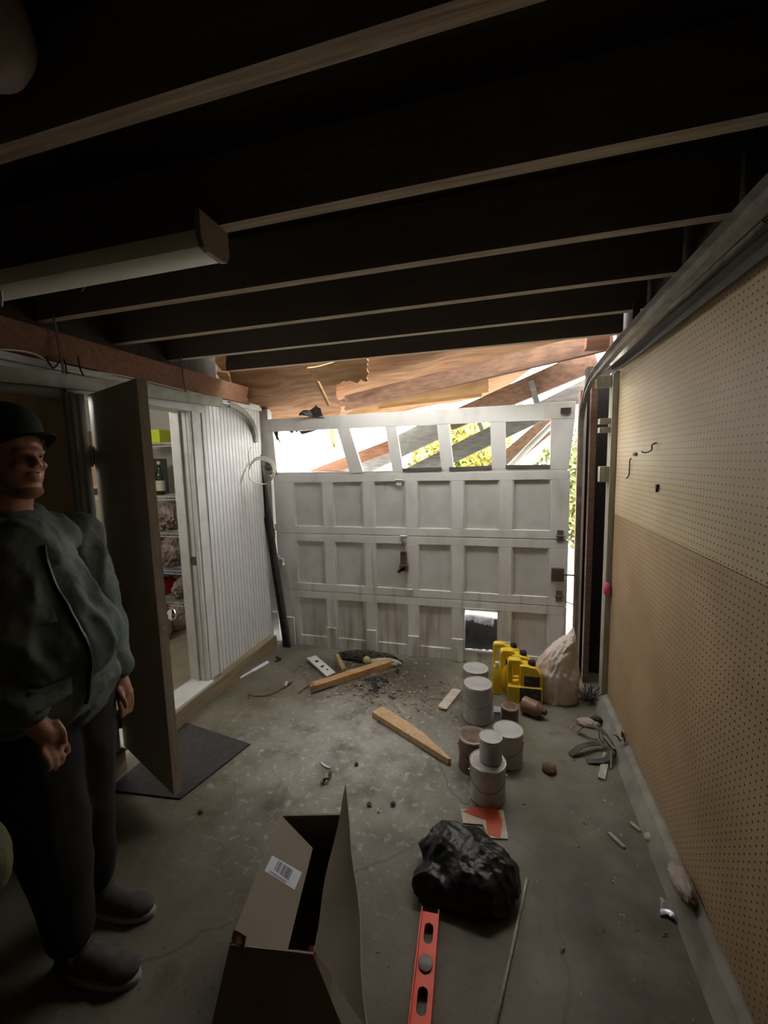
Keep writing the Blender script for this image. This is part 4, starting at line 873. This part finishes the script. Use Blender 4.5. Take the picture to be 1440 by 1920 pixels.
def flap(name, pts, m, lbl=None, t=.004, amp=0, nu=1, nv=1):
    o = obj(name, MB().sheet(pts, t, nu, nv, amp=amp, sc=4) if amp else MB().prism(pts, (Vector(pts[1])-Vector(pts[0])).cross(Vector(pts[3])-Vector(pts[0])).normalized()*t), m, bx)
    if lbl: o['label'] = lbl
    return o
L1 = at(586, 1592, 'z', bz-.035); _n = (P2-P1).cross(L1-P1); _d = at(536, 1795, 'z', 0)-CP; L2 = CP+_d*((P1-CP).dot(_n)/_d.dot(_n))
lf = flap('flap', [P1, P2, L2, L1], M['card'], 'flap folded inward carrying a barcode label')
rf_t = at(650, 1470, 'z', .465); rf_n = at(688, 1930, 'z', .44)
flap('flap', [P3, P4+Vector((.0, 0, 0)), rf_n, rf_t], M['card'], 'flap standing upright to a point', amp=.02, nu=12, nv=6)
flap('flap', [P4+Vector((0, -.003, 0)), P2+Vector((0, -.003, 0)), at(372, 2030, 'z', .14), at(690, 2040, 'z', .14)], M['card'], 'flap folded outward toward the camera')
flap('flap', [P1+Vector((0, .003, 0)), P3+Vector((0, .003, 0)), P3+Vector((.01, .02, -.11)), P1+Vector((-.02, .02, -.11))], M['card'])
obj('torn_corner', MB().sheet([P2+Vector((-.004, .006, .002)), P2+Vector((.05, -.004, .002)), P2+Vector((.045, .012, .022)), P2+Vector((0, .02, .02))], .004, 6, 4, amp=.012, sc=30), M['cardin'], bx)
# barcode label on the inner-folded flap: placed in the flap's plane
nfl = (P2-P1).cross(L1-P1).normalized(); nfl = nfl if nfl.z > 0 else -nfl
def onfl(px, py, e):
    d = fwd + (px-720)/F*rgt - (py-960)/F*upv; q = P1+nfl*(e+.0045); t_ = (q-CP).dot(nfl)/d.dot(nfl); return CP+d*t_
lab = obj('shipping_label', MB().prism([onfl(*p, .0) for p in ((510, 1604), (566, 1636), (552, 1669), (496, 1633))], nfl*.0006), M['paper'], lf if False else bx)
lab['label'] = 'white barcode label'
bars = MB(); a0, a1, b0, b1_ = onfl(522, 1613, .001), onfl(551, 1633, .001), onfl(514, 1631, .001), onfl(542, 1652, .001); rn = random.Random(2); u = 0
while u < .97:
    w_ = rn.choice((.02, .03, .05)); e_ = min(u+w_, 1)
    bars.prism([a0.lerp(a1, u), a0.lerp(a1, e_), b0.lerp(b1_, e_), b0.lerp(b1_, u)], nfl*.0004); u = e_+rn.choice((.02, .03, .04))
obj('barcode', bars, M['ink'], lab)
ol = MB()
for v in (0.08, .16): 
    q0, q1 = onfl(503+0, 1632+0, .001).lerp(onfl(548, 1662, .001), .05), onfl(503, 1632, .001).lerp(onfl(548, 1662, .001), .75); 
    ol.bar(q0+Vector((0, .006-.05*v, 0)), q1+Vector((0, .006-.05*v, 0)), .001, .0006)
obj('print_line', ol, M['ink'], lab)
pk = at(588, 1745, 'z', .14); pk2 = at(606, 1762, 'z', .14)
tag(obj('pink_toy', MB().ell((pk.x-.005, pk.y, .05), (.025, .02, .02)).ell((pk2.x, pk2.y, .03), (.035, .02, .025)), M['pink'], smooth=True), 'pink plastic piece inside the open cardboard box', 'toy')

# black bag
def bagdisp(v): return -.022*(abs(noise.noise(v*8))**.6)*1.6+.012-.012*(abs(noise.noise(v*19+Vector((3, 1, 2))))**.6)-.005*(abs(noise.noise(v*45))**.6)
bgm = MB().ell((-.18, 1.58, .06), (.15, .13, .095)).ell((-.08, 1.52, .06), (.17, .13, .10)).ell((-.235, 1.46, .045), (.10, .09, .06)).ell((-.01, 1.50, .045), (.08, .11, .06)).ell((-.09, 1.64, .055), (.09, .08, .08)).ell((-.12, 1.44, .045), (.14, .07, .055))
bo = remeshed('bin_bag', bgm, M['bag'], None, voxel=.007, smooth=6, disp=bagdisp)
for v in bo.data.vertices:
    wz = v.co.z+ORG[bo.name].z
    if wz < .003: v.co.z += .003-wz
tag(bo, 'crumpled black plastic bin bag on the floor beyond the orange level', 'bag')
# spirit level
la, lb_ = at(806, 1712, 'z', .05), at(782, 1960, 'z', .05); la = at(807, 1700, 'z', .05)
ld = (lb_-la).normalized(); ls = Vector((-ld.y, ld.x, 0)); lv = thing('spirit_level', 'orange-red spirit level with oval cut-outs lying beside the black bag', 'spirit level', (la.x, la.y, 0))
Lh, Lw = (lb_-la).length, .060
def LP(u, v, z): q = la+ld*u+ls*v; return Vector((q.x, q.y, z))
# web plate with slots laid flat; two flanges
slots = [(.035, .105, .016), (.135, .195, .020), (.225, .30, .016)]
web = MB(); u = 0; z0, z1 = .020, .026
def quadp(mb, a, b_, c_, d_, z0_, z1_): mb.prism([LP(*a, z0_), LP(*b_, z0_), LP(*c_, z0_), LP(*d_, z0_)], (0, 0, z1_-z0_))
hw = Lw/2
prev = 0
for (s0, s1, r_) in slots:
    quadp(web, (prev, -hw), (s0, -hw), (s0, hw), (prev, hw), z0, z1)
    n = 14
    for i in range(n):
        u0_ = s0+(s1-s0)*i/n; u1_ = s0+(s1-s0)*(i+1)/n
        def hh(uu):
            e = min(uu-s0, s1-uu); return r_*math.sqrt(max(0, 1-max(0, (r_-e)/r_)**2))
        quadp(web, (u0_, hh(u0_)), (u1_, hh(u1_)), (u1_, hw), (u0_, hw), z0, z1); quadp(web, (u0_, -hw), (u1_, -hw), (u1_, -hh(u1_)), (u0_, -hh(u0_)), z0, z1)
    prev = s1
quadp(web, (prev, -hw), (Lh, -hw), (Lh, hw), (prev, hw), z0, z1)
obj('web_plate', web, M['orange'], lv)
fl_ = MB(); quadp(fl_, (0, -hw-.003), (Lh, -hw-.003), (Lh, -hw+.001), (0, -hw+.001), .002, .046); quadp(fl_, (0, hw-.001), (Lh, hw-.001), (Lh, hw+.003), (0, hw+.003), .002, .046)
obj('flange', fl_, M['orange'], lv)
obj('vial', MB().lathe([(.024, .012), (.024, .032), (.02, .034)], LP(.165, 0, 0), 24), mat('grey_vial', (.25, .24, .24), .3), lv, smooth='auto')
# rod
ra, rb = at(988, 1648, 'z', .006), at(915, 1990, 'z', .006)
tag(obj('metal_rod', MB().tube([ra, rb], .0055, 10), M['palewood'], smooth=True), 'long thin grey rod on the floor right of the black bag', 'rod')

# pegboard hooks
def hook(lb, py_, pz_, pts, m=M['darksteel']):
    o = Vector((.702, py_, pz_)); return wire(lb, [o+Vector(p) for p in pts], .0035, m, 'hook', 'pegboard_hook')
def hp(px, py): p = at(px, py, 'x', .699); return p.y, p.z
y_, z_ = hp(1229, 842); hook('largest black pegboard hook, curved like an S', y_, z_, [(0, -.01, .03), (-.02, -.01, .02), (-.02, .0, -.005), (-.035, .03, -.015), (-.05, .04, -.01)])
y_, z_ = hp(1192, 851); tag(obj('pegboard_hook', MB().ell((.694, y_, z_), (.008, .03, .010)), M['darksteel'], smooth=True), 'small dark clip left of the S-shaped hook', 'hook')
y_, z_ = hp(1183, 880); hook('long thin pegboard hook hanging lowest at the left', y_, z_, [(0, 0, .06), (-.01, 0, .05), (-.012, 0, -.03), (-.02, .02, -.05)])
y_, z_ = hp(1234, 914); tag(obj('pegboard_hook', MB().prism([(.701, y_-.012, z_+.015), (.701, y_+.012, z_+.015), (.701, y_, z_-.022)], (-.012, 0, 0)), M['darksteel']), 'small dark triangular clip below the S-shaped hook', 'hook')
p = at(1134, 1097, 'y', 3.05); tag(obj('pink_ornament', MB().ell((.668, 2.955, p.z), (.022, .02, .045)), mat('pink_rubber', (.65, .12, .25), .4), smooth=True), 'pink plastic piece hanging at the end of the pegboard', 'ornament')

# olive tub at far left
_b = at(-38, 1610, 'y', .66)
sb = thing('shoulder_bag', 'olive bag hanging at the side of the man, cut by the left picture edge', 'bag', (_b.x, .66, _b.z-.12))
obj('bag_body', blob((_b.x, .66, _b.z), (.085, .055, .12), 4, .05, 5, 4, ridged=False), mat('olive_canvas', (.13, .13, .075), .85, bump=.4, scale=60), sb, smooth=True)
obj('strap', MB().tube([(_b.x-.03, .66, _b.z+.10), (_b.x-.08, .63, 1.15), (-1.55, .66, 1.42), (-1.56, .78, 1.52)], .008, 8), M['mat'], sb)

# ================================================================== PERSON
M['skin'] = mat('skin', (.50, .27, .18), .45, col2=(.40, .20, .14), scale=18, spec=.4)
M['beardskin'] = M['skin']
M['jacket'] = mat('dark_green_jacket', (.060, .078, .070), .8, col2=(.16, .19, .175), scale=4, bump=.3, bscale=60)
M['pants'] = mat('black_trousers', (.018, .016, .018), .85); M['shoe'] = mat('grey_sneaker', (.07, .065, .065), .8, col2=(.11, .10, .10), scale=25, bump=.3)
M['sole'] = mat('sneaker_sole', (.35, .34, .33), .6); M['cap'] = mat('black_cap', (.02, .02, .024), .85); M['capmesh'] = mat('grey_cap_mesh', (.20, .19, .18), .9, bump=.4, scale=120)
M['hair'] = mat('short_dark_hair', (.05, .035, .03), .8, bump=.5, scale=90)
FX, FY = -1.38, .97
ps = thing('person', 'man in dark green jacket and black cap standing at the left', 'person', (FX, FY, 0))
V = Vector
b = MB()
# head (faces +x, slight tilt back)
hc = V((-1.485, .96, 1.735))
b.ell(hc+V((0, 0, .02)), (.098, .078, .105)); b.ell(hc+V((.045, 0, -.045)), (.052, .060, .075)); b.ell(hc+V((.060, 0, -.105)), (.034, .040, .026))
b.ell(hc+V((.088, 0, .012)), (.022, .048, .012))     # brow
b.ell(hc+V((.082, -.030, -.03)), (.020, .020, .016)); b.ell(hc+V((.082, .030, -.03)), (.020, .020, .016))  # cheeks
b.tube([hc+V((.092, 0, .010)), hc+V((.112, 0, -.018)), hc+V((.118, 0, -.032))], 0, 10, rs=[.008, .012, .013]); b.ell(hc+V((.112, -.011, -.036)), (.009, .008, .007)); b.ell(hc+V((.112, .011, -.036)), (.009, .008, .007))
b.ell(hc+V((.096, 0, -.062)), (.012, .022, .006)); b.ell(hc+V((.094, 0, -.073)), (.012, .019, .007))       # lips
for s in (-1, 1): b.ell(hc+V((-.005, s*.078, -.02)), (.018, .008, .030)); b.ell(hc+V((.078, s*.030, -.002)), (.012, .013, .008))
b.tube([hc+V((.0, 0, -.06)), V((-1.52, .96, 1.58)), V((-1.535, .965, 1.50))], 0, 16, rs=[.062, .064, .075])
# torso and limbs under the clothes
b.limb([V((-1.55, .965, 1.44)), V((-1.55, .965, 1.30)), V((-1.50, .965, 1.10)), V((-1.49, .965, .97))], [.11, .13, .14, .12])
for s in (-1, 1): b.limb([V((-1.54, .965+s*.11, 1.48)), V((-1.54, .965+s*.20, 1.45))], [.06, .055])
hipY = {-1: .90, 1: 1.04}
for s in (-1, 1):
    yh = hipY[s]; fx_ = -1.385 if s < 0 else -1.50; fy_ = .905 if s < 0 else 1.085
    b.limb([V((-1.475, yh, .90)), V((-1.415 if s < 0 else -1.47, yh, .52)), V((fx_+.0, fy_, .09)), V((fx_+.02, fy_, .05))], [.085, .062, .038, .036])
    b.limb([V((fx_+.02, fy_, .045)), V((fx_+.17, fy_+.03, .035))], [.035, .028])
# near arm: right arm bent slightly, hand hanging in front of the thigh
Sh, El, Wr = V((-1.55, .745, 1.42)), V((-1.53, .71, 1.14)), V((-1.305, .80, 1.00))
b.limb([Sh, El, Wr], [.05, .042, .028])
palm = V((-1.262, .825, .925)); b.limb([Wr, Wr.lerp(palm, .5), palm], [.027, .030, .030])
for k in range(4):
    o_ = V((.012-.012*k*.2, -.030+.0205*k, -.02)); L_ = (.036, .042, .040, .032)[k]
    q0 = palm+o_; q1 = q0+V((.016, .003, -L_)); q2 = q1+V((-.004, .005, -L_*.7)); q3 = q2+V((-.014, .004, -L_*.4))
    b.limb([q0, q1, q2, q3], [.0085, .008, .0075, .0065], n=8)
b.limb([palm+V((.010, .02, .03)), palm+V((.030, .022, .0)), palm+V((.034, .02, -.03))], [.011, .010, .008], n=8)
# far arm
b.limb([V((-1.54, 1.18, 1.42)), V((-1.52, 1.22, 1.13)), V((-1.40, 1.18, .93)), V((-1.37, 1.17, .86))], [.05, .042, .028, .03])
for k in range(4): b.limb([V((-1.37+.004*k, 1.145+.016*k, .85)), V((-1.36, 1.145+.016*k, .80)), V((-1.365, 1.145+.015*k, .765))], [.009, .009, .007], n=8)
b.limb([V((-1.36, 1.14, .88)), V((-1.335, 1.14, .84)), V((-1.33, 1.14, .815))], [.011, .010, .008], n=8)
body = remeshed('body', b, M['skin'], ps, voxel=.006, smooth=2)
# eyes
for s in (-1, 1):
    e_ = obj('eye', MB().ell(hc+V((.083, s*.030, -.001)), (.010, .011, .008)), mat('eye', (.30, .26, .23), .2), ps, smooth=True)
    obj('iris', MB().ell(hc+V((.0905, s*.030, -.001)), (.004, .0045, .0045)), M['ink'], e_, smooth=True)
hr = MB().ell(hc+V((-.022, 0, .008)), (.088, .084, .10)).ell(hc+V((-.04, 0, -.035)), (.062, .074, .06))
for s in (-1, 1): hr.ell(hc+V((.012, s*.070, -.01)), (.012, .010, .03))
obj('hair', hr, M['hair'], ps, smooth=True)
bd = MB()
for s in (-1, 1): bd.limb([hc+V((-.01, s*.060, -.04)), hc+V((.02, s*.050, -.085)), hc+V((.052, s*.028, -.108))], [.020, .021, .022])
bd.ell(hc+V((.062, 0, -.110)), (.037, .043, .024)); bd.ell(hc+V((.094, 0, -.052)), (.013, .026, .006))
remeshed('beard', bd, mat('stubble', (.20, .12, .085), .9, col2=(.30, .18, .13), scale=40, bump=.4), ps, voxel=.006, smooth=3)
# cap
cp = MB(); prof = [(.108, .0), (.109, .03), (.104, .06), (.085, .092), (.05, .112), (.012, .118)]
hm = hc+V((-.008, 0, .048)); Rt = Matrix.Rotation(math.radians(-8), 3, 'Y')
cp.lathe(prof, (0, 0, 0), 32, sx=1.02, sy=.86); cp.ell((0, 0, .118), (.008, .008, .004), n=8); cp.v = [hm+Rt @ v for v in cp.v]
cap = obj('cap', cp, M['cap'], ps, smooth='auto')
br = MB(); n = 14; vs = []
for j in range(6):
    for i in range(n+1):
        a = -1.15+2.3*i/n; rr = .100+.078*j/5*math.cos(a*.9)**.5 if math.cos(a*.9) > 0 else .100
        vs.append(V((rr*math.cos(a)*1.03, .092*math.sin(a)*(1-.08*j/5), .006-.012*(j/5)-.020*(i/n*2-1)**2)))
fs = [[j*(n+1)+i, j*(n+1)+i+1, (j+1)*(n+1)+i+1, (j+1)*(n+1)+i] for j in range(5) for i in range(n)]
m0 = len(vs); allv = vs+[v+V((0, 0, -.004)) for v in vs]; fs2 = fs+[[q+m0 for q in f[::-1]] for f in fs]
for i in range(n): fs2.append([5*(n+1)+i, 5*(n+1)+i+1, m0+5*(n+1)+i+1, m0+5*(n+1)+i])
br.add([hm+Rt @ v for v in allv], fs2); obj('brim', br, M['cap'], cap, smooth='auto')
pc = MB().lathe([(.1105, .004), (.111, .03), (.107, .055)], (0, 0, 0), 32, sx=1.02, sy=.87)
pcm = MB(); 
for s in (-1, 1):
    g = []
    for j in range(6):
        for i in range(8):
            a = s*(1.0+1.6*i/7); zz = .006+.055*j/5; r_ = .1105 if zz < .035 else .1105-(zz-.035)*.2; g.append(V((r_*1.02*math.cos(a), r_*.875*math.sin(a), zz)))
    pcm.add([hm+Rt @ v for v in g], [[j*8+i, j*8+i+1, (j+1)*8+i+1, (j+1)*8+i] for j in range(5) for i in range(7)])
obj('mesh_panel', pcm, M['capmesh'], cap, smooth=True)
# jacket
j = MB()
j.ell(V((-1.535, .965, 1.455)), (.125, .205, .09)); j.limb([V((-1.53, .965, 1.42)), V((-1.53, .965, 1.30)), V((-1.48, .965, 1.16)), V((-1.46, .965, 1.02))], [.155, .180, .205, .195], n=20)
j.ell(V((-1.445, .965, 1.12)), (.205, .215, .17)); j.ell(V((-1.455, .965, .97)), (.185, .21, .09))
j.limb([V((-1.54, .76, 1.43)), V((-1.52, .70, 1.28)), El, El.lerp(Wr, .5), Wr+V((-.015, -.01, .02))], [.085, .082, .074, .068, .056]); j.limb([V((-1.54, 1.17, 1.43)), V((-1.52, 1.22, 1.13)), V((-1.41, 1.18, .95))], [.085, .072, .055])
j.tube([V((-1.525, .965, 1.50)), V((-1.512, .965, 1.565))], 0, 24, rs=[.095, .082])
def fold(v):
    return .018*(1-2*abs(noise.noise(V((v.x*9, v.y*9, v.z*3.0+v.x*5)))))+.010*(1-2*abs(noise.noise(V((v.x*14+v.z*9, v.y*14, v.z*8)))))+.003*noise.noise(v*40)
jk = remeshed('jacket', j, M['jacket'], ps, voxel=.009, smooth=4, disp=fold)
obj('collar', MB().tube([V((-1.520, .965, 1.515)), V((-1.508, .965, 1.56)), V((-1.50, .965, 1.585))], 0, 28, rs=[.108, .098, .100]) if False else MB().sheet([V((-1.44, .88, 1.555)), V((-1.41, .965, 1.535)), V((-1.395, .955, 1.485)), V((-1.44, .84, 1.50))], .008, 6, 6, amp=.01, sc=10), M['jacket'], jk, smooth='auto')
from mathutils.bvhtree import BVHTree
_o = ORG[jk.name] if jk.parent is None else ORG[ps.name]
bv = BVHTree.FromPolygons([v.co+_o for v in jk.data.vertices], [list(p.vertices) for p in jk.data.polygons])
zp = []
for i in range(22):
    h = bv.ray_cast(V((0, .945, 1.46-.024*i)), V((-1, 0, 0)))
    if h[0] is not None: zp.append(h[0]+V((.003, 0, 0)))
obj('zip', MB().tube(zp, .007, 6), M['black'], jk)
for (zz, yy) in ((1.27, .86), (1.05, .85)):
    q = [bv.ray_cast(V((0, yy+dy, zz+dz)), V((-1, 0, 0)))[0] for dy, dz in ((-.06, .02), (.05, .02), (.05, -.035), (-.06, -.035))]
    if all(x_ is not None for x_ in q): obj('pocket_flap', MB().sheet([p_+V((.006, 0, 0)) for p_ in q], .006, 5, 4, amp=.006, sc=20), M['jacket'], jk, smooth=True)
# trousers
tr_ = MB()
tr_.ell(V((-1.455, .965, .93)), (.165, .18, .12))
for s in (-1, 1):
    yh = hipY[s]; fx_ = -1.385 if s < 0 else -1.50; fy_ = .905 if s < 0 else 1.085
    tr_.limb([V((-1.45, yh, .88)), V((-1.415 if s < 0 else -1.47, yh, .52)), V((fx_-.005, fy_, .15))], [.130, .105, .072], n=18)
def fold2(v): return .008*(1-2*abs(noise.noise(V((v.x*8, v.y*8, v.z*4)))))
remeshed('trousers', tr_, M['pants'], ps, voxel=.009, smooth=4, disp=fold2)
# shoes
for s in (-1, 1):
    fx_ = -1.385 if s < 0 else -1.50; fy_ = .905 if s < 0 else 1.085; a = .10
    R = Matrix.Rotation(a, 3, 'Z'); O = V((fx_+.02, fy_, 0))
    sm_ = MB(); sm_.ell((-.035, 0, .055), (.055, .042, .055)); sm_.ell((.05, 0, .048), (.085, .046, .045)); sm_.ell((.145, .004, .036), (.075, .048, .034)); sm_.ell((-.03, 0, .085), (.045, .040, .025)); sm_.box(-.08, .19, -.036, .038, .012, .035)
    sm_.v = [O+R @ v for v in sm_.v]
    for v in sm_.v: v.z = max(v.z, .012)
    sh = remeshed('shoe', sm_, M['shoe'], ps, voxel=.006, smooth=4)
    so_ = []; 
    for i in range(40):
        t_ = 2*PI*i/40; cx = .068; x_ = cx+.158*math.cos(t_); w_ = .050-.006*math.cos(t_)*-1; so_.append(O+R @ V((x_, w_*math.sin(t_)*(1.0), .001)))
    obj('sole', MB().prism(so_, (0, 0, .022)), M['sole'], sh, bevel=.004)
    lc = MB()
    for q in range(4): lc.tube([O+R @ V((.03+.022*q, -.028, .088-.008*q)), O+R @ V((.035+.022*q, 0, .097-.009*q)), O+R @ V((.03+.022*q, .028, .088-.008*q))], .003, 6)
    obj('laces', lc, M['mat'], sh)
